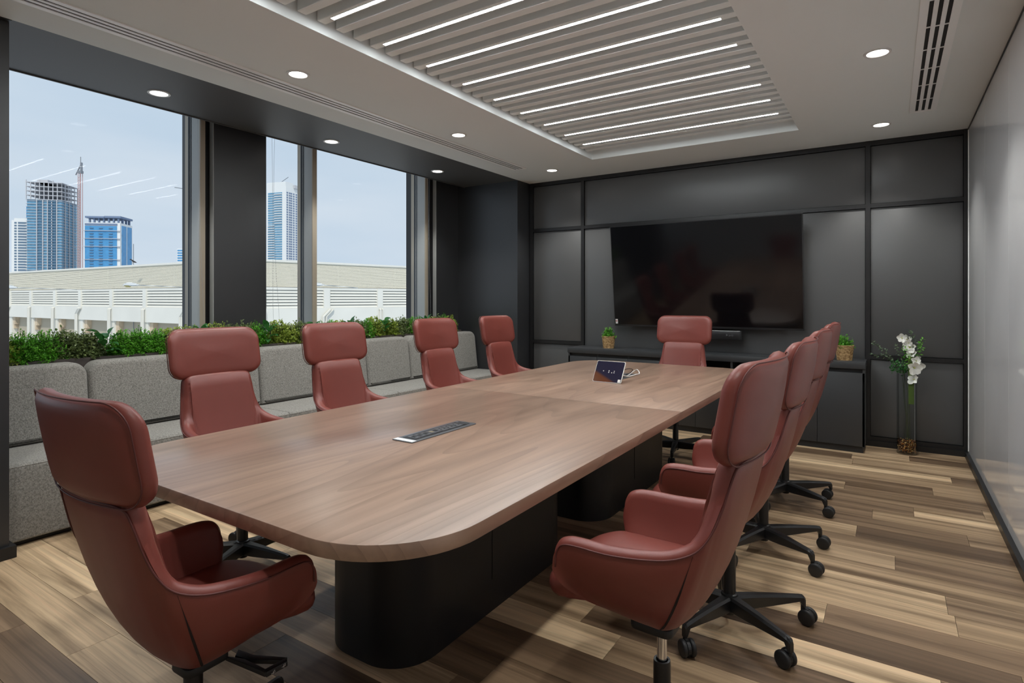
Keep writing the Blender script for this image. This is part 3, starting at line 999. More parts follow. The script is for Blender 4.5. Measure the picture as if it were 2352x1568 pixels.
proto = make_chair()
CH = [
    # x, y, facing, lift, spin, label
    (-1.562, 0.830, 91, -0.066, 8, 'terracotta leather swivel chair at the near head of the table, back to camera'),
    (-0.528, 1.566, 178, 0.008, 0, 'terracotta leather swivel chair beside glass wall, nearest the camera'),
    (-0.536, 2.405, 180, 0.0, 0, 'terracotta leather swivel chair beside glass wall, second from the camera'),
    (-0.550, 3.230, 180, 0.0, 0, 'terracotta leather swivel chair beside glass wall, third from the camera'),
    (-0.566, 4.085, 180, 0.0, 0, 'terracotta leather swivel chair beside glass wall, farthest from the camera'),
    (-2.628, 1.635, 0, 0.0, 8, 'terracotta leather swivel chair on the window side, nearest the camera'),
    (-2.610, 2.375, 0, 0.0, 20, 'terracotta leather swivel chair on the window side, second from the camera'),
    (-2.605, 3.310, 0, 0.0, 5, 'terracotta leather swivel chair on the window side, third from the camera'),
    (-2.595, 4.100, 0, 0.0, 14, 'terracotta leather swivel chair on the window side, farthest from the camera'),
    (-1.486, 4.746, -90, 0.0, 12, 'terracotta leather swivel chair at the far head of the table, in front of television'),
]
chairs = [proto] + [copy_tree(proto) for _ in CH[1:]]
for i, (c, a) in enumerate(zip(chairs, CH)):
    place_chair(c, *a, 100 + i)

# ================================================================== BENCH ALONG THE WINDOW
bn = thing('banquette_bench', 'long grey fabric banquette bench with back cushions under the windows', 'bench', (-4.05, 3.4, 0))
def rel(x, y, z): return (x + 4.05, y - 3.4, z)
sy = [1.06, 1.59, 2.75, 3.91, 5.07, 5.728]
for a, b in zip(sy, sy[1:]):
    out = rrect(-3.80 + 4.05, -4.33 + 4.05, 0, 0, 0)
    m_ = MB()
    # cross-section in x-z, extruded along y
    sec = rrect(-4.33, -3.80, 0.03, 0.437, 0, 5, (0.012, 0.030, 0.01, 0.004))
    mt = Matrix(((1, 0, 0, 4.05), (0, 0, -1, b - 0.002 - 3.4), (0, 1, 0, 0), (0, 0, 0, 1)))
    m_.slab(sec, b - a - 0.004, 0.012, 3, mt)
    m_.build('seat_cushion', M['fabric'], bn, smooth=45)
    pp = MB().tube([rel(-3.803, a + 0.01, 0.421), rel(-3.803, b - 0.01, 0.421)], 0.0028, 6)
    pp.build('seat_piping', M['fabric'], bn)
MB().box(*[-4.20 + 4.05, -3.845 + 4.05], 1.06 - 3.4, 5.728 - 3.4, 0, 0.03).build('kick_plate', M['trim'], bn)
by = [1.06, 1.612, 2.80, 3.945, 4.545, 5.728]
for a, b in zip(by, by[1:]):
    # back cushion: rounded top corners, leaning back
    out = rrect(a + 0.002, b - 0.002, 0.0, 0.455, 0, 8, (0.012, 0.085, 0.085, 0.012))
    mt = Matrix(((0, 0.155, 1, -4.345 + 4.05), (1, 0, 0, -3.4), (0, 1, 0, 0.440), (0, 0, 0, 1)))
    # local z (thickness) points to +x (room); lean: top goes to -x
    mt[0][1] = -0.115
    m_ = MB().slab(out, 0.115, 0.032, 4, mt, bb=0.004)
    m_.build('back_cushion', M['fabric'], bn, smooth=45)

# planter box behind the bench
pb = thing('planter_box', 'long dark wood planter box behind the bench backs', 'planter', (-4.46, 3.33, 0))
MB().box(-4.556 + 4.46, -4.402 + 4.46, 1.06 - 3.33, 5.60 - 3.33, 0.0, 0.90).build('body', M['planter'], pb)
pbm = MB()
pbm.box(-0.096, -0.084, -2.27, 2.27, 0.90, 0.912).box(0.045, 0.058, -2.27, 2.27, 0.90, 0.912).box(-0.084, 0.045, -2.27, -2.258, 0.90, 0.912).box(-0.084, 0.045, 2.258, 2.27, 0.90, 0.912)
pbm.build('rim', M['planter'], pb)
MB().box(-0.084, 0.045, -2.258, 2.258, 0.90, 0.904).build('soil', M['soil'], pb)

# ---- planting
def leaf_verts(b, base, d, up, L, Wd, bend=0.25):
    """one pointed leaf of four triangles, folded along its midrib"""
    d = d.normalized(); s = d.cross(up)
    if s.length < 1e-4: s = Vector((1, 0, 0))
    s.normalize(); nrm = s.cross(d)
    p0 = base; p1 = base + d * (L * 0.5) + nrm * (bend * L * 0.12); p2 = base + d * L - nrm * (bend * L * 0.25)
    l_ = p1 + s * (Wd / 2) + nrm * (Wd * 0.12); r_ = p1 - s * (Wd / 2) + nrm * (Wd * 0.12)
    b.add([p0, l_, p2, r_], [(0, 1, 2), (0, 2, 3)])

def rnd_dir(r, zmin=-0.2):
    while True:
        v = Vector((r.uniform(-1, 1), r.uniform(-1, 1), r.uniform(zmin, 1)))
        if 0.1 < v.length < 1: return v.normalized()

def small_leaf_bush(r, w, d, h, nst, nl, L, Wd):
    """twigs from the base, leaves in whorls along each"""
    b = MB(); tw = MB()
    for s_ in range(nst):
        dr = rnd_dir(r, -0.05)
        tip = Vector((dr.x * w * r.uniform(0.55, 1.0), dr.y * d * r.uniform(0.55, 1.0), h * (0.05 + 0.95 * dr.z * r.uniform(0.7, 1.1))))
        base = Vector((tip.x * 0.35, tip.y * 0.35, 0))
        tw.tube([base, base.lerp(tip, 0.6) + Vector((0, 0, 0.01)), tip], 0.0012, 3)
        ax = (tip - base).normalized()
        for k in range(nl):
            q = 0.25 + 0.75 * (k + r.random()) / nl
            p = base.lerp(tip, q)
            dd = (ax * r.uniform(0.1, 1.0) + rnd_dir(r, -0.6) * 0.9)
            leaf_verts(b, p, dd, Vector((r.uniform(-.4, .4), r.uniform(-.4, .4), 1)), L * r.uniform(0.6, 1.15), Wd * r.uniform(0.7, 1.15))
    return b, tw

def big_leaf_mesh(L, Wd):
    v = []; f = []
    NN = 8
    for i in range(NN + 1):
        t = i / NN
        w_ = Wd / 2 * (sin(pi * min(1, t * 1.02)) ** 0.7) * (1 - 0.15 * t)
        if i in (0, NN): w_ = 0.0008
        z = 0.10 * L * sin(pi * t * 0.8) - 0.18 * L * t * t
        v += [(-w_, t * L, z + w_ * 0.35), (0, t * L, z), (w_, t * L, z + w_ * 0.35)]
    for i in range(NN):
        k = i * 3
        f += [(k, k + 1, k + 4, k + 3), (k + 1, k + 2, k + 5, k + 4)]
    me = mesh('leaf', v, f)
    me.polygons.foreach_set('use_smooth', [True] * len(me.polygons))
    return me
BIGLEAF = big_leaf_mesh(0.095, 0.060); BIGLEAF.materials.append(M['big_leaf'])
KIND = {
    'fern': ('fern_bush', 'bright green feathery bush', 'fern', 260, 17, 0.022, 0.0105),
    'yellow': ('boxwood_bush', 'yellow-green small-leaved bush', 'box_yellow', 190, 13, 0.029, 0.018),
    'dark': ('olive_bush', 'dull olive small-leaved bush', 'box_dark', 190, 13, 0.027, 0.016),
    'big': ('broadleaf_plant', 'glossy broad-leaved green plant', 'big_leaf', 0, 0, 0, 0),
}
PROTO = {}
for kd, (nm, lb, mt_, nst, nl, L_, W_) in KIND.items():
    if kd == 'big': continue
    for vv in range(2):
        r = random.Random(hash(kd) % 1000 * 0 + vv * 17 + {'fern': 1, 'yellow': 2, 'dark': 3}[kd])
        b, tw = small_leaf_bush(r, 0.082, 0.150, 0.185, nst, nl, L_, W_)
        fm = mesh('foliage', b.v, b.f); fm.materials.append(M[mt_])
        tm = mesh('twigs', tw.v, tw.f); tm.materials.append(M['stem'])
        PROTO[(kd, vv)] = (fm, tm)
seq = ['yellow', 'fern', 'fern', 'dark', 'dark', 'big', 'fern', 'fern', 'fern', 'yellow', 'yellow', 'big', 'yellow', 'dark', 'dark', 'fern', 'big', 'yellow', 'yellow', 'dark', 'big', 'fern', 'fern', 'yellow', 'big', 'dark', 'fern', 'yellow', 'big', 'yellow', 'dark', 'dark', 'fern', 'fern', 'big', 'yellow', 'dark', 'fern', 'yellow']
y = 1.215
cnt = {}
for i, kd in enumerate(seq):
    nm, lb, mt_, *_ = KIND[kd]
    cnt[kd] = cnt.get(kd, 0) + 1
    t = thing(nm, '%s in window planter, %s of its kind from the near pier' % (lb, ORD[cnt[kd] - 1]), 'plant', (-4.462 + R.uniform(-.006, .010), y, 0.905), (0 if i % 2 else pi) + R.uniform(-.12, .12), 'planting in the window planter')
    if kd == 'big':
        for q in range(16):
            o = bpy.data.objects.new('leaf', BIGLEAF); link(o, t)
            a = q * 2.4 + R.uniform(-.3, .3)
            hgt = 0.035 + 0.115 * (q / 15) + R.uniform(-.01, .01)
            o.location = (0.028 * cos(a), 0.028 * sin(a), hgt)
            tilt = R.uniform(-0.5, 0.45) + 0.85 * (q / 15)
            o.rotation_euler = (tilt, R.uniform(-.3, .3), a - pi / 2)
            s_ = R.uniform(0.66, 0.98); o.scale = (s_, s_, s_)
        st = MB()
        for q in range(4):
            a = q * 1.6
            st.tube([(0, 0, 0), (0.02 * cos(a), 0.02 * sin(a), 0.07), (0.03 * cos(a), 0.03 * sin(a), 0.14)], 0.0022, 5)
        st.build('stalk', M['stem'], t)
        t.location.x = -4.445
    else:
        fm, tm = PROTO[(kd, i % 2)]
        s_ = R.uniform(0.92, 1.12)
        o = bpy.data.objects.new('foliage', fm); link(o, t); o['kind'] = 'stuff'; o.scale = (1, 1, s_)
        o = bpy.data.objects.new('twigs', tm); link(o, t); o['kind'] = 'stuff'; o.scale = (1, 1, s_)
    y += 0.1115

# ================================================================== SIDEBOARD
SBX = [-2.955, -2.615, -2.268, -1.92, -1.577, -1.243, -0.885, -0.53, -0.176]
SY0, SY1 = 5.652, YB - 0.053
sb = thing('sideboard', 'long low graphite sideboard under the television', 'sideboard', (-1.565, 5.82, 0))
def sbb(name, x0, x1, y0, y1, z0, z1, m, parent=None, bev=0.0):
    p = parent or sb
    return box_obj(name, x0 + 1.565, x1 + 1.565, y0 - 5.82, y1 - 5.82, z0, z1, m, p, bev)
sbb('top', -2.960, -0.172, SY0 - 0.012, SY1, 0.706, 0.762, M['cabinet'], bev=0.0015)
sbb('plinth', -2.93, -0.19, SY0 + 0.022, SY1 - 0.02, 0.0, 0.053, M['cabinet_dark'])
sbb('end_panel', -2.955, -2.937, SY0, SY1, 0.053, 0.704, M['cabinet'])
sbb('end_panel', -0.194, -0.176, SY0, SY1, 0.053, 0.704, M['cabinet'])
sbb('bottom_board', -2.937, -0.194, SY0 + 0.022, SY1, 0.053, 0.072, M['cabinet'])
sbb('back_board', -2.937, -0.194, SY1 - 0.012, SY1, 0.072, 0.704, M['cabinet_dark'])
sbb('niche_shelf', SBX[3], SBX[6], SY0 + 0.022, SY1 - 0.012, 0.515, 0.533, M['cabinet'])
for i in range(1, 8):
    sbb('divider', SBX[i] - 0.009, SBX[i] + 0.009, SY0 + (0.0 if i in (3, 5, 6) else 0.022), SY1 - 0.012, 0.072, 0.704, M['cabinet'])
for i in range(8):
    zt = 0.512 if 3 <= i <= 5 else 0.672
    sbb('door', SBX[i] + 0.0015, SBX[i + 1] - 0.0015, SY0, SY0 + 0.0185, 0.056, zt, M['cabinet'], bev=0.001)
    if not 3 <= i <= 5:
        sbb('grip_rail', SBX[i] + 0.009, SBX[i + 1] - 0.009, SY0 + 0.0225, SY0 + 0.040, 0.668, 0.704, M['cabinet_dark'])

# ================================================================== TELEVISION
tv = thing('television', 'large black wall-mounted television tilted slightly downward', 'television', (-1.588, 5.852, 1.534))
tilt = math.atan2(0.135, 1.07)
tv.rotation_euler = (tilt * 1.0, 0, 0)
# local: x right, z up, -y to the room
hwT, hhT = 0.929, 0.5365
MB().box(-hwT, hwT, -0.012, 0.022, -hhT, hhT).build('body', M['bezel'], tv)
MB().box(-hwT + 0.008, hwT - 0.008, -0.0135, -0.012, -hhT + 0.020, hhT - 0.008).build('screen', M['screen'], tv)
MB().box(-0.45, 0.45, 0.022, 0.050, -0.30, 0.25).build('back_housing', M['black_plastic'], tv)
MB().box(-0.25, -0.21, 0.040, 0.105, -0.16, 0.10).box(0.21, 0.25, 0.040, 0.105, -0.16, 0.10).build('wall_bracket', M['black_metal'], tv)
stk = MB().box(-hwT + 0.012, -hwT + 0.038, -0.0142, -0.0135, -hhT + 0.024, -hhT + 0.074).build('sticker', M['sticker'], tv)
rg = MB().lathe([(0.0045, 0), (0.0095, 0), (0.0095, 0.0004), (0.0045, 0.0004)], 20, caps=False, mtx=Matrix.Translation((-hwT + 0.0235, -0.0143, -hhT + 0.054)) @ Matrix.Rotation(pi / 2, 4, 'X'))
rg.build('sticker_logo', M['red'], stk)

# video bar under it
vb = thing('video_bar', 'slim dark video conference bar under the television', 'video bar', (-1.60, 5.90, 0.938))
vbo = rrect(-0.405, 0.405, -0.042, 0.042, 0.040, 8)
MB().slab(vbo, 0.084, 0.006, 2, Matrix.Translation((0, 0, -0.042))).build('body', M['bezel'], vb, smooth=40)
MB().tube([(-0.385, -0.030, 0.0425), (-0.36, -0.042, 0.0425), (0.36, -0.042, 0.0425), (0.388, -0.030, 0.0425)], 0.0018, 5).build('trim_strip', M['alu'], vb)
MB().cyl(0.022, 0, 0.004, 24, mtx=Matrix.Translation((0, -0.041, 0)) @ Matrix.Rotation(pi / 2, 4, 'X')).build('lens', M['screen'], vb)
MB().box(-0.22, -0.16, 0.03, 0.098, -0.02, 0.02).box(0.16, 0.22, 0.03, 0.098, -0.02, 0.02).build('bracket', M['black_metal'], vb)
fc = bpy.data.curves.new('lettering', 'FONT'); fc.body = 'poly'; fc.size = 0.026; fc.extrude = 0.0003
fo = bpy.data.objects.new('lettering_curve', fc); COL.objects.link(fo)
bpy.context.view_layer.update()
fm_ = bpy.data.meshes.new_from_object(fo.evaluated_get(bpy.context.evaluated_depsgraph_get()))
bpy.data.objects.remove(fo)
fm_.materials.clear()
obj('lettering', fm_, M['grey_plastic'], vb, loc=(0.287, -0.0425, -0.006), rot=(pi / 2, 0, 0))
MB().add([(0.262, -0.0426, -0.008), (0.262, -0.0426, 0.014), (0.281, -0.0426, 0.003)], [(0, 2, 1)]).build('logo_mark', M['grey_plastic'], vb)

# ================================================================== POTTED PLANTS ON THE SIDEBOARD
def basket_mat():
    m, n, l, p = new_mat('woven_basket')
    tc = n.new('ShaderNodeTexCoord')
    a = n.new('ShaderNodeTexNoise'); a.inputs['Scale'].default_value = 60
    l.new(tc.outputs['Object'], a.inputs['Vector'])
    rp = n.new('ShaderNodeValToRGB')
    rp.color_ramp.elements[0].color = (0.30, 0.165, 0.06, 1); rp.color_ramp.elements[1].color = (0.66, 0.44, 0.21, 1)
    rp.color_ramp.elements[0].position = 0.35; rp.color_ramp.elements[1].position = 0.65
    l.new(a.outputs['Fac'], rp.inputs['Fac']); l.new(rp.outputs['Color'], p.inputs['Base Color'])
    p.inputs['Roughness'].default_value = 0.7
    return m
M['basket'] = basket_mat()
def basket_plant(x, y, label, seed):
    t = thing('potted_plant', label, 'plant', (x, y, 0.762), 0.4, 'small plants in woven baskets')
    H_, r0, r1 = 0.130, 0.056, 0.070
    MB().lathe([(r0 - 0.004, 0.0), (r0 - 0.002, 0.001), (r1 - 0.004, H_ - 0.006), (r1 - 0.010, H_ - 0.006), (r1 - 0.014, H_ - 0.025), (0.001, H_ - 0.025)], 28).build('basket', M['basket'], t, smooth=40)
    b = MB()
    NA, NR = 26, 13      # woven strands, tilted alternately
    for j in range(NR):
        for i in range(NA):
            z = H_ * (j + 0.5) / NR
            rr = r0 + (r1 - r0) * z / H_ - 0.001
            a = 2 * pi * (i + 0.5 * (j % 2)) / NA
            mtx = Matrix.Translation((rr * cos(a), rr * sin(a), z)) @ Matrix.Rotation(a, 4, 'Z') @ Matrix.Rotation(0.6 if j % 2 else -0.6, 4, 'X')
            b.box(-0.0018, 0.0028, -0.0075, 0.0075, -0.0038, 0.0038, mtx)
    b.tube([(r1 * cos(2 * pi * k / 24), r1 * sin(2 * pi * k / 24), H_ - 0.004) for k in range(24)], 0.0045, 6, closed=True)
    b.build('weave', M['basket'], t, kind='stuff')
    r = random.Random(seed)
    f_, tw = small_leaf_bush(r, 0.088, 0.088, 0.115, 90, 10, 0.021, 0.013)
    o = f_.build('foliage', M['fern'], t, kind='stuff', loc=(0, 0, H_ - 0.02))
    tw.build('twigs', M['stem'], t, kind='stuff', loc=(0, 0, H_ - 0.02))
    g = MB()
    for k in range(60):
        d = rnd_dir(r, 0.2)
        p = Vector((d.x * 0.076, d.y * 0.076, 0.02 + 0.085 * d.z))
        leaf_verts(g, p, rnd_dir(r, 0), Vector((0, 0, 1)), 0.015, 0.008)
    g.build('pale_tips', M['pale_leaf'], t, kind='stuff', loc=(0, 0, H_ - 0.02))
basket_plant(-2.545, 5.80, 'small green plant in woven basket on sideboard, left of television chair', 11)
basket_plant(-0.333, 5.80, 'small green plant in woven basket at sideboard end beside the flowers', 12)

# ================================================================== VASE WITH FLOWERS
VX, VY, VR, VH = 0.116, 5.862, 0.072, 0.672
va = thing('glass_vase', 'tall clear cylindrical glass vase on floor beside sideboard', 'vase', (VX, VY, 0))
MB().lathe([(VR - 0.004, 0.0), (VR, 0.004), (VR, VH - 0.002), (VR - 0.002, VH), (VR - 0.004, VH - 0.002), (VR - 0.004, 0.012)], 48, caps=False).build('glass_wall', M['vase_glass'], va, smooth=40)
MB().lathe([(0.0005, 0.0), (VR - 0.004, 0.0), (VR - 0.004, 0.012), (0.0005, 0.012)], 48, caps=False).build('glass_base', M['vase_glass'], va)
r = random.Random(5)
chipm = [mat('amber_chip', (0.45, 0.18, 0.045), 0.25), mat('brown_chip', (0.16, 0.065, 0.026), 0.4), mat('gold_chip', (0.85, 0.60, 0.24), 0.25)]
cb = MB(); mi = []
for k in range(420):
    a = r.uniform(0, 2 * pi); rad = (VR - 0.011) * sqrt(r.random()) if k % 3 else VR - 0.011
    mtx = Matrix.Translation((rad * cos(a), rad * sin(a), 0.018 + 0.098 * r.random())) @ Matrix.Rotation(r.uniform(0, 6), 4, 'Z') @ Matrix.Rotation(r.uniform(0, 3), 4, 'X')
    s_ = r.uniform(0.004, 0.0072)
    base = len(cb.f)
    cb.add([mtx @ Vector((p.x / 0.0024 * s_, p.y / 0.0024 * s_ * 0.8, p.z / 0.0024 * s_ * 0.5)) for p in ICO_V], ICO_F)
    mi += [r.choice((0, 0, 1, 1, 1, 2))] * len(ICO_F)
me = mesh('wood_chips', cb.v, cb.f)
for m_ in chipm: me.materials.append(m_)
me.polygons.foreach_set('material_index', mi)
tag(obj('wood_chips', me, None, loc=(VX, VY, 0)), 'amber and brown chips filling the bottom of the glass vase', 'decorative chips', kind='stuff')

def to_vase(u, v, y=VY):
    """room point on the plane y through a photograph pixel, used to read off stem positions"""
    t = (u - 1176) / FPX; q = (v - 684.5) / FPX
    dx, dy = -sin(YAW) + t * cos(YAW), cos(YAW) + t * sin(YAW)
    s_ = y / dy
    return Vector((dx * s_ - VX, y - VY, EYE - q * s_))
# white blossoms along one stem
fs = thing('white_flower_stem', 'stem of large white blossoms leaning out of the glass vase', 'flowers', (VX, VY, 0))
bl = [(2072, 776, .042, -.01), (2084, 780, .040, .02), (2090, 798, .052, .0), (2087, 787, .03, -.03), (2094, 813, .038, -.02), (2103, 822, .040, .015), (2104, 828, .036, -.03), (2099, 843, .055, -.035), (2108, 840, .050, .0), (2100, 870, .045, -.045)]
spine = [Vector((0.0, 0.0, 0.05)), Vector((0.01, 0.0, 0.40)), Vector((0.035, 0, 0.66)), Vector((0.06, -.01, 0.76)), Vector((0.03, 0, 0.90)), Vector((0.0, 0, 1.0))]
MB().tube(catmull(spine, 5), 0.0028, 6).build('stem', M['stem'], fs, smooth=0)
def petal_mesh(L, Wd):
    v = []; f = []
    NN = 5
    for i in range(NN + 1):
        t = i / NN
        w_ = Wd / 2 * (sin(pi * (0.12 + 0.76 * t)) ** 0.6) * (0.45 + 0.75 * t if t < 0.75 else 1.0 - (t - 0.75) * 1.2)
        for s_ in (-1, -0.4, 0.4, 1):
            v.append((s_ * w_, t * L, 0.10 * L * sin(pi * t) + 0.06 * L * sin(5 * t + 3 * s_) * t + 0.16 * L * abs(s_) * t))
    for i in range(NN):
        for k in range(3):
            a = i * 4 + k
            f.append((a, a + 1, a + 5, a + 4))
    me = mesh('petal', v, f); me.materials.append(M['petal'])
    me.polygons.foreach_set('use_smooth', [True] * len(me.polygons))
    return me
PET = petal_mesh(1.0, 0.95)
r = random.Random(9)
cor = MB().lathe([(0.001, 0), (0.11, 0.05), (0.08, 0.25), (0.001, 0.32)], 10, caps=False)
CORE = mesh('blossom', cor.v, cor.f); CORE.materials.append(M['petal_core'])
for u, v_, rad, dy in bl:
    p = to_vase(u, v_); p.y += dy
    bo = bpy.data.objects.new('blossom', CORE); link(bo, fs)
    rad *= 1.12
    bo.location = p; bo.scale = (rad, rad, rad)
    facing = Vector((r.uniform(-.5, .5) - 0.1, -1.0, r.uniform(-.2, .5)))
    bo.rotation_euler = facing.to_track_quat('Z', 'Y').to_euler()
    for k in range(5):
        po = bpy.data.objects.new('petal', PET); link(po, bo)
        po.rotation_euler = (r.uniform(0.15, 0.55), 0, k * 2 * pi / 5 + r.uniform(-.15, .15))
        s_ = r.uniform(0.85, 1.1); po.scale = (s_, s_, s_)
# greenery
def spray(label, stem_px, nleaf, L, mt_, seed, spread=0.03):
    t = thing('greenery_spray', label, 'greenery', (VX, VY, 0), 0, 'greenery in the glass vase')
    r = random.Random(seed)
    pts = [Vector((r.uniform(-.03, .03), r.uniform(-.03, .03), 0.06)), Vector((r.uniform(-.02, .02), r.uniform(-.02, .02), 0.45)), Vector((r.uniform(-.03, .03), r.uniform(-.02, .02), 0.67))]
    for k, (u, v_) in enumerate(stem_px):
        p = to_vase(u, v_); p.y += -0.02 + r.uniform(-.02, .02); pts.append(p)
    cv = catmull(pts, 6)
    MB().tube(cv, 0.0016, 5).build('stem', M['stem'], t, smooth=0)
    b = MB()
    live = cv[13:]
    for k in range(nleaf):
        p = live[int((len(live) - 1) * (k + r.random()) / nleaf)]
        p = p + Vector((r.uniform(-spread, spread), r.uniform(-spread, spread), r.uniform(-spread, spread))) * 0.6
        leaf_verts(b, p, rnd_dir(r, -0.5), Vector((r.uniform(-.5, .5), r.uniform(-1, .2), 1)), L * r.uniform(0.7, 1.2), L * 0.55)
    b.build('leaves', M[mt_], t, kind='stuff')
spray('pale ivy spray trailing far left of the vase in two twigs, upper twig', [(2068, 845), (2040, 815), (2020, 798), (2003, 782)], 46, 0.026, 'pale_leaf', 21, 0.02)
spray('pale ivy twig reaching left to the wall rail, lower twig', [(2066, 848), (2042, 822), (2020, 815), (1996, 812)], 42, 0.026, 'pale_leaf', 22, 0.018)
spray('dark green ivy mass spilling over the left rim of the vase', [(2066, 842), (2060, 838), (2056, 850)], 150, 0.026, 'big_leaf', 23, 0.075)
spray('bright green leafy sprig between the white blossoms', [(2082, 830), (2080, 812), (2072, 796)], 60, 0.026, 'fern', 24, 0.035)
spray('green ivy twig standing behind the blossoms, tallest', [(2094, 820), (2098, 785), (2094, 766), (2088, 758)], 46, 0.024, 'pale_leaf', 25, 0.02)
spray('green ivy twig arching right past the blossoms', [(2102, 820), (2112, 800), (2112, 788), (2124, 780)], 54, 0.024, 'fern', 26, 0.022)
spray('thin ivy twig standing upright left of the blossoms', [(2074, 830), (2062, 806), (2054, 792)], 26, 0.022, 'pale_leaf', 27, 0.016)
rb = MB().add([(0.012, -0.03, 0.42), (0.050, -0.035, 0.42), (0.048, -0.045, 0.82), (0.008, -0.04, 0.82), (0.012, -0.028, 0.42), (0.050, -0.033, 0.42), (0.048, -0.043, 0.82), (0.008, -0.038, 0.82)], [(0, 1, 2, 3), (7, 6, 5, 4), (0, 4, 5, 1), (1, 5, 6, 2), (2, 6, 7, 3), (3, 7, 4, 0)])
tag(rb.build('grass_blade', M['ribbon'], loc=(VX, VY, 0)), 'broad flat green leaf blade standing in the vase below the blossoms', 'leaf')

# ================================================================== TOUCH PANEL ON THE TABLE
tp = thing('touch_panel', 'white-framed touch control tablet propped up on the table', 'tablet', (-1.572, 3.548, ZT), radians(-2))
tp_t = radians(-32)   # leans back
mt = Matrix.Rotation(pi / 2 + tp_t, 4, 'X')
out = rrect(-0.104, 0.104, 0.0, 0.158, 0.012, 5)
MB().slab(out, 0.009, 0.003, 2, mt @ Matrix.Translation((0, 0.0, -0.004))).build('frame', M['white_plastic'], tp, smooth=40)
scr = MB().slab(rrect(-0.100, 0.100, 0.004, 0.154, 0.009, 4), 0.0012, 0, mtx=mt @ Matrix.Translation((0, 0, 0.0047))).build('screen', None, tp)
def tablet_screen():
    m, n, l, p = new_mat('tablet_screen')
    tc = n.new('ShaderNodeTexCoord')
    sx = n.new('ShaderNodeSeparateXYZ'); l.new(tc.outputs['Object'], sx.inputs[0])
    # dune picture: orange hill in the lower left, dark blue sky
    a = n.new('ShaderNodeMath'); a.operation = 'MULTIPLY'; a.inputs[1].default_value = -0.42
    l.new(sx.outputs['X'], a.inputs[0])
    b = n.new('ShaderNodeMath'); b.operation = 'ADD'; b.inputs[1].default_value = 0.036
    l.new(a.outputs[0], b.inputs[0])
    c = n.new('ShaderNodeMath'); c.operation = 'SUBTRACT'
    l.new(b.outputs[0], c.inputs[0]); l.new(sx.outputs['Z'], c.inputs[1])
    d = n.new('ShaderNodeMath'); d.operation = 'MULTIPLY'; d.inputs[1].default_value = 60; d.use_clamp = True
    l.new(c.outputs[0], d.inputs[0])
    mx = n.new('ShaderNodeMix'); mx.data_type = 'RGBA'
    l.new(d.outputs[0], mx.inputs['Factor'])
    mx.inputs['A'].default_value = (0.012, 0.011, 0.028, 1); mx.inputs['B'].default_value = (0.095, 0.030, 0.012, 1)
    l.new(mx.outputs['Result'], p.inputs['Base Color'])
    l.new(mx.outputs['Result'], p.inputs['Emission Color'])
    p.inputs['Emission Strength'].default_value = 0.2
    p.inputs['Roughness'].default_value = 0.08
    return m
scr.data.materials.append(tablet_screen())
dots = MB()
for i, (x, z) in enumerate(((-0.040, 0.082), (0.0, 0.085), (0.0, 0.074), (0.038, 0.084), (0.038, 0.073), (0.022, 0.072))):
    dots.box(x - 0.003, x + 0.003, z - 0.003, z + 0.003, 0.0058, 0.0062, mt)
dots.build('screen_icons', M['white_plastic'], tp)
MB().box(0.078, 0.097, 0.006, 0.027, 0.0058, 0.0063, mt).build('sticker', M['white_plastic'], tp)
MB().slab(rrect(-0.07, 0.07, 0.02, 0.09, 0.01, 4), 0.008, 0.002, 2).build('stand_foot', M['white_plastic'], tp)
MB().box(-0.06, 0.06, 0.07, 0.080, 0.004, 0.095).build('stand_prop', M['white_plastic'], tp)
def cable(label, pts, m_, r_=0.0032):
    o = MB().tube(catmull(pts, 6), r_, 6).build('cable', m_, smooth=0)
    return tag(o, label, 'cable')
cable('white cable looping from the tablet to the far power box', [(-1.50, 3.62, 0.79), (-1.47, 3.68, 0.775), (-1.455, 3.78, 0.778), (-1.47, 3.88, 0.772), (-1.50, 3.92, 0.792), (-1.53, 3.93, 0.780), (-1.565, 3.90, 0.747)], M['white_plastic'], 0.004)
cable('thin black cable arching from the tablet to the far power box', [(-1.515, 3.62, 0.80), (-1.49, 3.70, 0.822), (-1.49, 3.80, 0.808), (-1.53, 3.86, 0.775), (-1.59, 3.875, 0.747)], M['black_plastic'], 0.0025)

# ================================================================== OUTSIDE: car-park wall, lamps, towers
M['cream'] = mat('cream_render', (0.78, 0.765, 0.70), 0.85, spec=0.2, vary=0.04, vscale=0.6)
M['cream_slat'] = mat('cream_louver', (0.86, 0.82, 0.70), 0.7, spec=0.2)
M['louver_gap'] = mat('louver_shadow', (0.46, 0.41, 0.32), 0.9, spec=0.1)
M['rust'] = mat('stained_concrete', (0.62, 0.50, 0.36), 0.9, vary=0.25, vscale=1.5)
M['lamp_grey'] = mat('lamp_housing', (0.55, 0.58, 0.60), 0.5)
M['lamp_lens'] = mat('lamp_lens_amber', (0.50, 0.42, 0.14), 0.3)
M['pipe'] = mat('cream_pipe', (0.72, 0.70, 0.63), 0.6)
M['concrete'] = mat('pale_concrete', (0.52, 0.53, 0.56), 0.9, spec=0.1)  # tower colours from here are set lighter, mild haze painted in
M['white_bldg'] = mat('white_cladding', (0.76, 0.78, 0.78), 0.8, spec=0.2)
M['blue_glass'] = mat('hazed_blue_curtain_glass', (0.135, 0.315, 0.47), 0.35, vary=0.15, vscale=0.25)  # glass lightened, distance haze mixed into its colour
M['deep_blue'] = mat('saturated_blue_glass', (0.075, 0.29, 0.56), 0.35, vary=0.10, vscale=0.2)
M['dark_win'] = mat('dark_window', (0.13, 0.20, 0.28), 0.4)
M['slate'] = mat('slate_blue_roof', (0.16, 0.22, 0.34), 0.7)
M['crane'] = mat('crane_red_white', (0.50, 0.34, 0.34), 0.6)
M['crane_dark'] = mat('crane_grey', (0.22, 0.24, 0.27), 0.6)
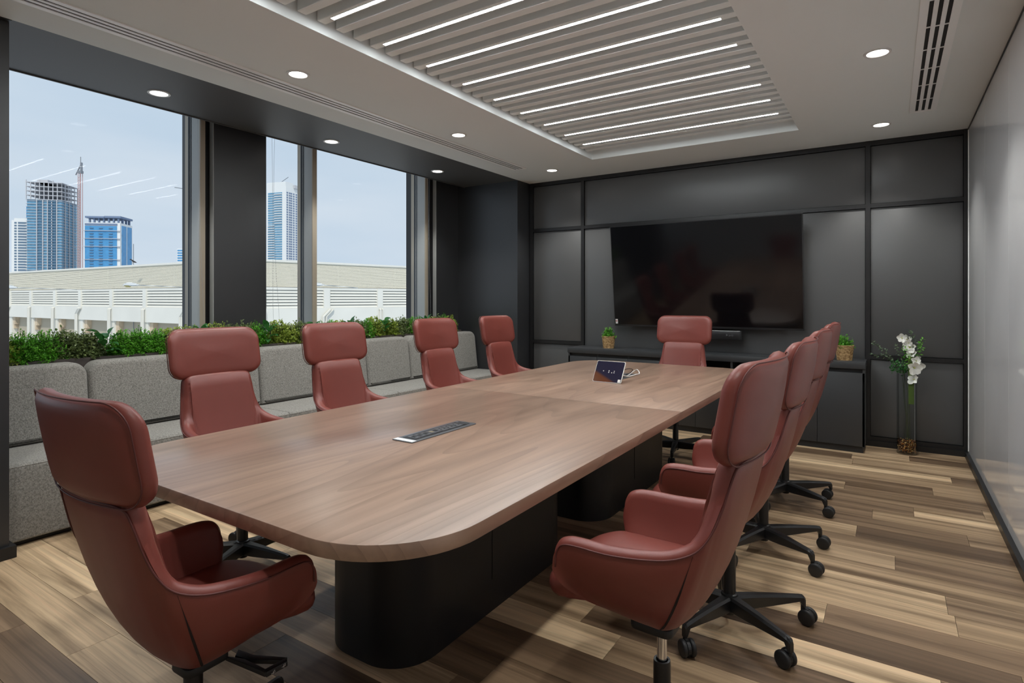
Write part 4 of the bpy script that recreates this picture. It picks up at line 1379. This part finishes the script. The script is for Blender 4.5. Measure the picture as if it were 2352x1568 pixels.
M['bird'] = mat('black_feathers', (0.02, 0.02, 0.022), 0.7)

def far(u, d, v=684.5):
    t = (u - 1176) / FPX
    return Vector((d * (-sin(YAW) + t * cos(YAW)), d * (cos(YAW) + t * sin(YAW)), EYE - (v - 684.5) / FPX * d))

HT = 1.87
def wall_run(name, label, ua, va_, ub, vb_, posts_px, side):
    """one straight run of the car-park wall between two plan points; local x runs along it, -y faces the office"""
    A = far(ua, FPX * HT / (684.5 - va_)); B = far(ub, FPX * HT / (684.5 - vb_))
    A.z = B.z = 0
    L = (B - A).length
    ang = math.atan2(B.y - A.y, B.x - A.x)
    t = thing(name, label, 'building', (A.x, A.y, 0), ang)
    def along(u):
        q = (u - 1176) / FPX
        d = Vector((-sin(YAW) + q * cos(YAW), cos(YAW) + q * sin(YAW)))
        e = Vector((cos(ang), sin(ang)))
        # A + e*s = d*k
        det = e.x * -d.y + d.x * e.y
        return (A.x * d.y - d.x * A.y) / det if abs(det) > 1e-9 else 0
    zt, z1, z0, zf = EYE + HT, 1.835, 0.80, -0.02
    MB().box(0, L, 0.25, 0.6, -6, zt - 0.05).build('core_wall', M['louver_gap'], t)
    MB().box(0, L, -0.06, 0.25, zt - 0.10, zt).build('coping', M['cream'], t)
    NL = 19
    pit = (zt - 0.10 - z1 - 0.02) / NL
    lm = None
    for k in range(NL):
        if lm is None:
            b = MB().add([(0, -0.02, 0), (L, -0.02, 0), (L, 0.012, pit * 0.76), (0, 0.012, pit * 0.76), (0, 0.01, -0.002), (L, 0.01, -0.002), (L, 0.03, pit * 0.75), (0, 0.03, pit * 0.75)],
                         [(0, 1, 2, 3), (7, 6, 5, 4), (0, 4, 5, 1), (2, 6, 7, 3), (0, 3, 7, 4), (1, 5, 6, 2)])
            lm = mesh('louver', b.v, b.f); lm.materials.append(M['cream_slat'])
        o = bpy.data.objects.new('louver', lm); link(o, t); o.location = (0, 0, z1 + 0.03 + k * pit)
    x = 1.2
    while x < L:
        MB().box(x - 0.03, x + 0.03, 0.12, 0.2, z1, zt - 0.1).build('louver_support', M['cream_slat'], t)
        x += 3.6
    # lower band
    MB().box(0, L, -0.10, 0.25, z1 - 0.13, z1).build('band_top', M['cream'], t)
    MB().box(0, L, -0.16, 0.30, zf, z0).build('fascia', M['cream'], t)
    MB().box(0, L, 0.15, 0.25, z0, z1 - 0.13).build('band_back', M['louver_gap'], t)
    xs = [along(u) for u in posts_px]
    xs = [q for q in xs if -0.5 < q < L + 0.5]
    xs.sort()
    for q in xs:
        MB().box(q - 0.17, q + 0.17, -0.16, 0.2, z0, z1).build('post', M['cream'], t)
    ed = [0.0] + xs + [L]
    for a, b in zip(ed, ed[1:]):
        a2, b2 = a + (0.17 if a > 0 else 0), b - (0.17 if b < L else 0)
        if b2 - a2 < 0.15: continue
        NSl = 6
        ph = (z1 - 0.13 - z0) / NSl
        w_ = b2 - a2
        mm = MB().add([(-w_ / 2, -0.10, 0), (w_ / 2, -0.10, 0), (w_ / 2, -0.03, ph * 0.84), (-w_ / 2, -0.03, ph * 0.84), (-w_ / 2, -0.02, 0), (w_ / 2, -0.02, 0), (w_ / 2, 0.02, ph * 0.82), (-w_ / 2, 0.02, ph * 0.82)],
                      [(0, 1, 2, 3), (7, 6, 5, 4), (0, 4, 5, 1), (2, 6, 7, 3), (0, 3, 7, 4), (1, 5, 6, 2)])
        me = mesh('slat', mm.v, mm.f); me.materials.append(M['cream'])
        for k in range(NSl):
            o = bpy.data.objects.new('slat', me); link(o, t); o.location = ((a2 + b2) / 2, 0, z0 + 0.005 + k * ph)
    # below the fascia: bays between columns, drain pipes
    MB().box(0, L, 0.45, 0.9, -6, zf).build('bay_wall', M['cream'], t)
    for i, q in enumerate(xs):
        MB().box(q - 0.30, q + 0.30, -0.10, 0.5, -6, zf).build('column', M['cream'], t)
        MB().box(q + 0.30, q + 0.62, 0.0, 0.45, -0.55, zf - 0.02).box(q + 0.30, q + 0.46, 0.0, 0.45, -0.85, -0.55).build('corbel', M['rust'], t)
        pts = [(q + 0.18, -0.18, z0 - 0.10), (q + 0.10, -0.26, z0 - 0.12), (q - 0.25, -0.26, z0 - 0.45), (q - 0.25, -0.26, -1.8)] if i % 3 == 1 else [(q - 0.05, -0.18, z0 - 0.10), (q - 0.05, -0.26, z0 - 0.14), (q - 0.05, -0.26, -1.8)]
        MB().tube(pts, 0.06, 6).build('drain_pipe', M['pipe'], t)
        MB().tube([(p[0] + 0.16, p[1], p[2]) for p in pts], 0.045, 6).build('drain_pipe', M['pipe'], t)
    MB().box(0, L, -0.02, 0.5, -1.75, -1.45).build('lower_ledge', M['cream'], t)
    return t
def lin(u): return 59.5 + (u - 20) * (83.5 - 59.5) / (432 - 20)
wall_run('louvered_parapet_wall', 'cream louvered car-park wall seen through the near window', -620, 684.5 - max(22, lin(-620)), 566, 684.5 - lin(566), [-180, -120, -65, -12, 27, 76, 131, 189, 261, 338, 431, 540], -1)
wall_run('louvered_parapet_wall', 'cream louvered car-park wall seen through the two-pane window', 566, 684.5 - lin(566), 1320, 684.5 - 55.0, [600, 748, 870, 978, 1075, 1160, 1240], 1)

def street_lamp(u, v, d, label, flip=1):
    p = far(u, d, v)
    t = thing('street_lamp', label, 'street lamp', (p.x, p.y, p.z), YAW, 'street lamps outside')
    s_ = d / FPX
    o = MB()
    N = 14
    vv = []; ff = []
    for i in range(N + 1):
        q = i / N
        x = (-18 + 36 * q) * s_ * flip
        w_ = 5.5 * s_ * (sin(pi * min(0.97, max(0.03, q ** 0.7)))) ** 0.5
        hgt = 6.5 * s_ * (sin(pi * min(0.95, max(0.05, q ** 0.8)))) ** 0.6
        for k in range(8):
            a = 2 * pi * k / 8
            vv.append((x, w_ * cos(a), max(-0.25, sin(a)) * hgt + 3.2 * s_ * (1 - q) * 0))
    for i in range(N):
        for k in range(8):
            k2 = (k + 1) % 8
            ff.append((i * 8 + k, i * 8 + k2, (i + 1) * 8 + k2, (i + 1) * 8 + k))
    ff.append(tuple(range(8))); ff.append(tuple(N * 8 + k for k in range(8)))
    obj('head', fix_normals(mesh('head', vv, ff)), M['lamp_grey'], t, smooth=50)
    MB().lathe([(0.001, -4.6 * s_), (5 * s_, -3.8 * s_), (9 * s_, -0.8 * s_)], 14, (-7 * s_ * flip, 0, 0), caps=False, mtx=Matrix.Diagonal((1, 0.7, 1, 1))).build('lens', M['lamp_lens'], t, smooth=0)
    MB().tube([(17 * s_ * flip, 0, 0.4 * s_), (26 * s_ * flip, 1.5, -0.5 * s_), (38 * s_ * flip, 3.5, -2.0 * s_)], 0.8 * s_, 6).build('arm', M['lamp_grey'], t)
    return t
street_lamp(301, 655, 24, 'grey cobra-head street lamp in front of the louvered wall, near window middle')
street_lamp(22, 661, 30, 'grey street lamp head at the far left edge of the near window')
street_lamp(727, 655, 22, 'grey street lamp head beside the mullion of the two-pane window')

b = far(306, 31.4, 602.5)
bd = thing('bird', 'small black bird perched on top of the louvered wall', 'bird', (b.x, b.y, EYE + HT), YAW)
vv = []; ff = []
st = [(-.20, .005, .10), (-.13, .03, .12), (-.04, .05, .15), (.04, .05, .20), (.09, .035, .24), (.13, .032, .265), (.165, .02, .265), (.21, .004, .255)]
for x, rr, z in st:
    for k in range(8):
        a = 2 * pi * k / 8
        vv.append((-x, rr * cos(a), z - 0.04 + rr * sin(a)))
for i in range(len(st) - 1):
    for k in range(8):
        k2 = (k + 1) % 8
        ff.append((i * 8 + k, i * 8 + k2, (i + 1) * 8 + k2, (i + 1) * 8 + k))
ff.append(tuple(range(8))); ff.append(tuple((len(st) - 1) * 8 + k for k in range(8)))
obj('body', fix_normals(mesh('body', vv, ff)), M['bird'], bd, smooth=60)
MB().tube([(-0.02, 0.02, 0.11), (-0.02, 0.02, 0.0)], 0.006, 4).tube([(-0.02, -0.02, 0.11), (-0.02, -0.02, 0.0)], 0.006, 4).build('legs', M['bird'], bd)
p_ = far(306.5, 33, 602)
o = MB().tube([(p_.x, p_.y, -3), (p_.x, p_.y, EYE + (684.5 - 560) / FPX * 33)], 0.02, 5).build('antenna_mast', M['crane_dark'])
tag(o, 'thin dark mast rising behind the louvered wall beside the bird', 'mast')

DT = 700.0
def tower_frame(name, label, ul, uc, ur, vt, phi=25.0, d=DT):
    """front face from ul to uc, right face from uc to ur; returns the Empty, widths and height; local x along the front, -y outward"""
    C0 = far(uc, d); C0.z = 0
    vdir = Vector((C0.x, C0.y, 0)).normalized()
    rgt = Vector((vdir.y, -vdir.x, 0))
    ph = radians(phi)
    w1 = (uc - ul) * d / FPX / cos(ph); w2 = (ur - uc) * d / FPX / sin(ph)
    ang = math.atan2(rgt.y, rgt.x) - ph      # front face: left end further away
    ang = math.atan2(rgt.y, rgt.x)
    # local x axis of the front face points right and toward the viewer
    ex = (rgt * cos(ph) - vdir * sin(ph))
    ang = math.atan2(ex.y, ex.x)
    org = C0 - ex * w1
    t = thing(name, label, 'building', (org.x, org.y, -30), ang, 'towers on the skyline')
    hgt = EYE + (684.5 - vt) / FPX * d + 30
    return t, w1, w2, hgt

# --- tower under construction
def slabs(t, w1, w2, z0, z1, st, m, e=0.5, th=0.7, name='floor_slabs', x0=0, x1=None):
    b = MB(); z = z0
    while z < z1:
        b.box(x0 - e, (x1 if x1 is not None else w1) + e, -e, w2 + e, z, z + th); z += st
    return b.build(name, m, t)
t, w1, w2, hg = tower_frame('construction_tower', 'tall blue-glass tower under construction with bare concrete top', 78, 142, 172, 421)
fh = 3.45
MB().box(0.6, w1 - 0.6, 0.6, w2 - 0.6, 0, hg - 4 * fh * 1.5).build('glass_body', M['blue_glass'], t)
slabs(t, w1, w2, hg - 150, hg - 4 * fh * 1.5, fh, M['concrete'], 0.35, 0.5)
slabs(t, w1, w2, hg - 6 * fh, hg + 0.1, fh * 1.5, M['concrete'], 0.5, 0.7, 'bare_slabs')
cl = MB()
for i in range(9):
    x = w1 * i / 8
    cl.box(x - 0.4, x + 0.4, -0.4, 0.4, hg - 6 * fh, hg + (3 if i % 3 == 0 else 0.7)).box(x - 0.35, x + 0.35, w2 * 0.5, w2 * 0.5 + 0.8, hg - 6 * fh, hg)
for i in range(6):
    y_ = w2 * i / 5
    cl.box(w1 - 0.4, w1 + 0.4, y_ - 0.4, y_ + 0.4, hg - 6 * fh, hg + 0.7)
cl.build('bare_columns', M['concrete'], t)
MB().box(w1 * 0.28, w1 * 0.58, 2, w2 * 0.6, hg, hg + 4.0).build('core_top', M['concrete'], t)
ml = MB()
for fx in (0.30, 0.47, 0.60, 0.72, 0.86):
    ml.box(w1 * fx - 0.45, w1 * fx + 0.45, -0.7, 0.4, 0, hg - 6 * fh)
for fy in (0.2, 0.45, 0.7):
    ml.box(w1 - 0.3, w1 + 0.5, w2 * fy - 0.4, w2 * fy + 0.4, 0, hg - 6 * fh)
ml.build('pilasters', M['concrete'], t)
bc = MB(); z = 30
while z < hg - 6 * fh:
    bc.box(w1 * 0.62, w1 * 0.84, -0.9, 0.5, z, z + 1.5).box(w1 * 0.31, w1 * 0.44, -0.5, 0.5, z + 0.4, z + 1.8); z += fh
bc.build('balcony_recesses', M['dark_win'], t)
hoist = MB(); z = 0
for xx in (w1 + 3.2, w1 + 5.0):
    hoist.box(xx - 0.25, xx + 0.25, w2 * 0.8, w2 * 0.8 + 0.5, 0, hg - 2)
while z < hg - 4:
    hoist.box(w1 + 3.2, w1 + 5.0, w2 * 0.8, w2 * 0.8 + 0.5, z, z + 0.4); z += 3.4
hoist.build('hoist_mast', M['crane_dark'], t)

c_ = thing('tower_crane', 'slim red and white tower crane beside the construction tower', 'crane', tuple(far(184.5, DT)[:2]) + (-30,), YAW)
hgc = EYE + (684.5 - 398) / FPX * DT + 30
mm = MB()
for sx in (-1.5, 1.5):
    for sy_ in (-1.5, 1.5):
        mm.box(sx - 0.28, sx + 0.28, sy_ - 0.28, sy_ + 0.28, 0, hgc)
z = 0
while z < hgc - 3:
    mm.box(-1.5, 1.5, -1.7, -1.4, z, z + 0.45)
    mm.tube([(-1.5, -1.5, z), (1.5, -1.5, z + 3.2)], 0.16, 4)
    z += 3.2
mm.build('mast', M['crane'], c_)
MB().box(-2.4, 2.4, -2, 2, hgc, hgc + 3).box(0.4, 2.2, -1, 1, hgc + 3, hgc + 13).build('slewing_unit', M['crane_dark'], c_)
MB().tube([(1.5, 0, hgc + 12), (-5.5, 0, hgc - 2)], 0.8, 4).tube([(0.5, 0, hgc + 10), (0.5, 0, hgc + 20)], 0.5, 4).build('jib', M['crane_dark'], c_)
tb_ = MB()
for q in (446, 475, 506, 537, 568, 600):
    zz = (684.5 - q) / FPX * DT + EYE + 30
    tb_.box(-7.5, -1.5, -0.3, 0.3, zz, zz + 0.5)
tb_.build('tie_beams', M['crane_dark'], c_)

# --- white residential block, lower left
t, w1, w2, hg = tower_frame('residential_block', 'white apartment block at the far left of the near window', 35, 62, 80, 506)
MB().box(0, w1, 0, w2, 0, hg).box(w1 * 0.15, w1, 0.5, w2, hg, hg + 2.5).build('walls', M['white_bldg'], t)
wn_ = MB(); z = 34
while z < hg - 4:
    wn_.box(w1 * 0.42, w1 * 0.98, -0.25, 0.1, z, z + 2.0).box(w1 * 0.18, w1 * 0.33, -0.25, 0.1, z, z + 1.9); z += 3.35
wn_.build('windows', M['dark_win'], t)
# --- blue slab behind
t, w1, w2, hg = tower_frame('blue_office_block', 'narrow blue glass block behind the white apartments', 64, 76, 84, 475, d=DT + 60)
MB().box(0, w1, 0, w2, 0, hg).build('walls', M['deep_blue'], t)
MB().box(w1 * 0.3, w1 * 0.9, 1, w2, hg, hg + 9).build('roof_plant', M['white_bldg'], t)
# --- blue tower with roof canopy
t, w1, w2, hg = tower_frame('canopy_tower', 'bright blue glass tower with a dark canopy on its roof', 209, 276, 300, 512)
MB().box(0, w1, 0, w2, 0, hg).build('walls', M['white_bldg'], t)
MB().box(0.5, w1 - 3.4, -0.5, 0.2, 0, hg - 4.0).build('front_glass', M['deep_blue'], t)
MB().box(w1 - 0.2, w1 + 0.5, w2 * 0.12, w2 * 0.48, 0, hg - 3.0).box(w1 - 0.2, w1 + 0.5, w2 * 0.58, w2 * 0.92, 0, hg - 3.0).build('side_glass', M['deep_blue'], t)
MB().box(0.5, w1 - 3.0, -0.6, 0.2, hg - 3.2, hg - 1.0).build('parapet_band', M['slate'], t)
bd_ = MB(); z = hg - 7.0; k = 0
while z > 20:
    for fx in (0.20, 0.46, 0.74):
        bd_.box(w1 * fx - 2.0, w1 * fx + 2.2, -1.5, -0.4, z, z + 0.5)
    z -= 3.3; k += 1
bd_.build('balconies', M['dark_win'], t)
bd2 = MB()
for q in (531, 549, 567, 597):
    zz = (684.5 - q) / FPX * DT + EYE + 30
    bd2.box(-1.5, w1 + 0.8, -1.7, -0.3, zz, zz + 0.6)
bd2.build('ledges', M['concrete'], t)
cn = MB()
for fx in (0.12, 0.25, 0.38, 0.52, 0.66, 0.80, 0.93):
    cn.box(w1 * fx - 0.8, w1 * fx + 0.8, 1.0, 3.0, hg, hg + 5.5)
for fy in (0.3, 0.6, 0.85):
    cn.box(w1 - 3, w1 - 1, w2 * fy, w2 * fy + 2, hg, hg + 5.5)
cn.build('canopy_posts', M['slate'], t)
MB().box(0.8, w1 * 0.55, -1.0, w2 * 0.9, hg + 5.5, hg + 7.6).box(w1 * 0.55, w1 + 0.5, -0.2, w2, hg + 5.9, hg + 8.2).build('canopy', M['slate'], t)

# --- right-hand tower in the two-pane window
t, w1, w2, hg = tower_frame('hotel_tower', 'white and blue high-rise in the left pane of the two-pane window', 615, 657, 689, 428, phi=40)
MB().box(0, w1, 0, w2, 0, hg).box(0, w1 * 0.98, 0, w2 * 0.5, hg, hg + 6).build('walls', M['white_bldg'], t)
ba = MB(); bb_ = MB(); z = hg - 8.5; k = 0
while z > 30:
    if not (62 < z < 66):
        ba.box(w1 * 0.08, w1 * 0.80, -0.4, 0.2, z, z + 1.8)
        bb_.box(w1 * (0.42 if k < 13 else 0.08), w1 * (0.80 if k < 13 else 0.42), -1.3, -0.3, z - 0.5, z + 0.3)
    z -= 2.95; k += 1
ba.build('window_bands', M['blue_glass'], t); bb_.build('balconies', M['white_bldg'], t)
sw = MB(); z = hg - 8.0
while z > 30:
    for fy in (0.08, 0.24, 0.36, 0.52, 0.70, 0.88):
        sw.box(w1 - 0.2, w1 + 0.3, w2 * fy - 1.2, w2 * fy + 1.2, z, z + 1.7)
    z -= 2.95
sw.build('side_windows', M['slate'], t)
MB().tube([(w1 * 0.6, 4, hg + 6), (w1 * 1.0, 4, hg + 12)], 0.4, 4).build('roof_crane', M['crane_dark'], t)
MB().box(w1 * 0.9, w1 + 2, w2 * 0.5, w2 * 0.9, hg, hg + 4).build('roof_plant', M['concrete'], t)

# --- slim unfinished tower and low block at the edge of the near window
t, w1, w2, hg = tower_frame('slim_unfinished_tower', 'slim pale unfinished tower at the mullion of the near window', 425, 434, 440, 462, d=DT + 150)
MB().box(0.4, w1, 0.4, w2, 0, hg).build('core', M['concrete'], t)
slabs(t, w1, w2, hg - 120, hg, 4.2, M['white_bldg'], 0.9, 0.8)
MB().tube([(-14, 0, hg + 20), (10, 0, hg + 17)], 0.5, 4).tube([(3, 2, hg), (3, 2, hg + 22)], 0.4, 4).build('jib', M['crane_dark'], t)
t, w1, w2, hg = tower_frame('low_office_block', 'low blue and white office block at the right edge of the near window', 409, 424, 430, 571)
MB().box(0, w1, 0, w2, 0, hg).build('walls', M['white_bldg'], t)
lb = MB(); z = hg - 3
while z > 30:
    lb.box(0.5, w1 - 0.5, -0.3, 0.2, z, z + 1.6); z -= 3.0
lb.build('window_bands', M['deep_blue'], t)
# ground far below
g = MB().box(-1600, -60, -400, 1600, -31.2, -31).build('ground', M['concrete'])
struct(g, 'distant ground below the office')
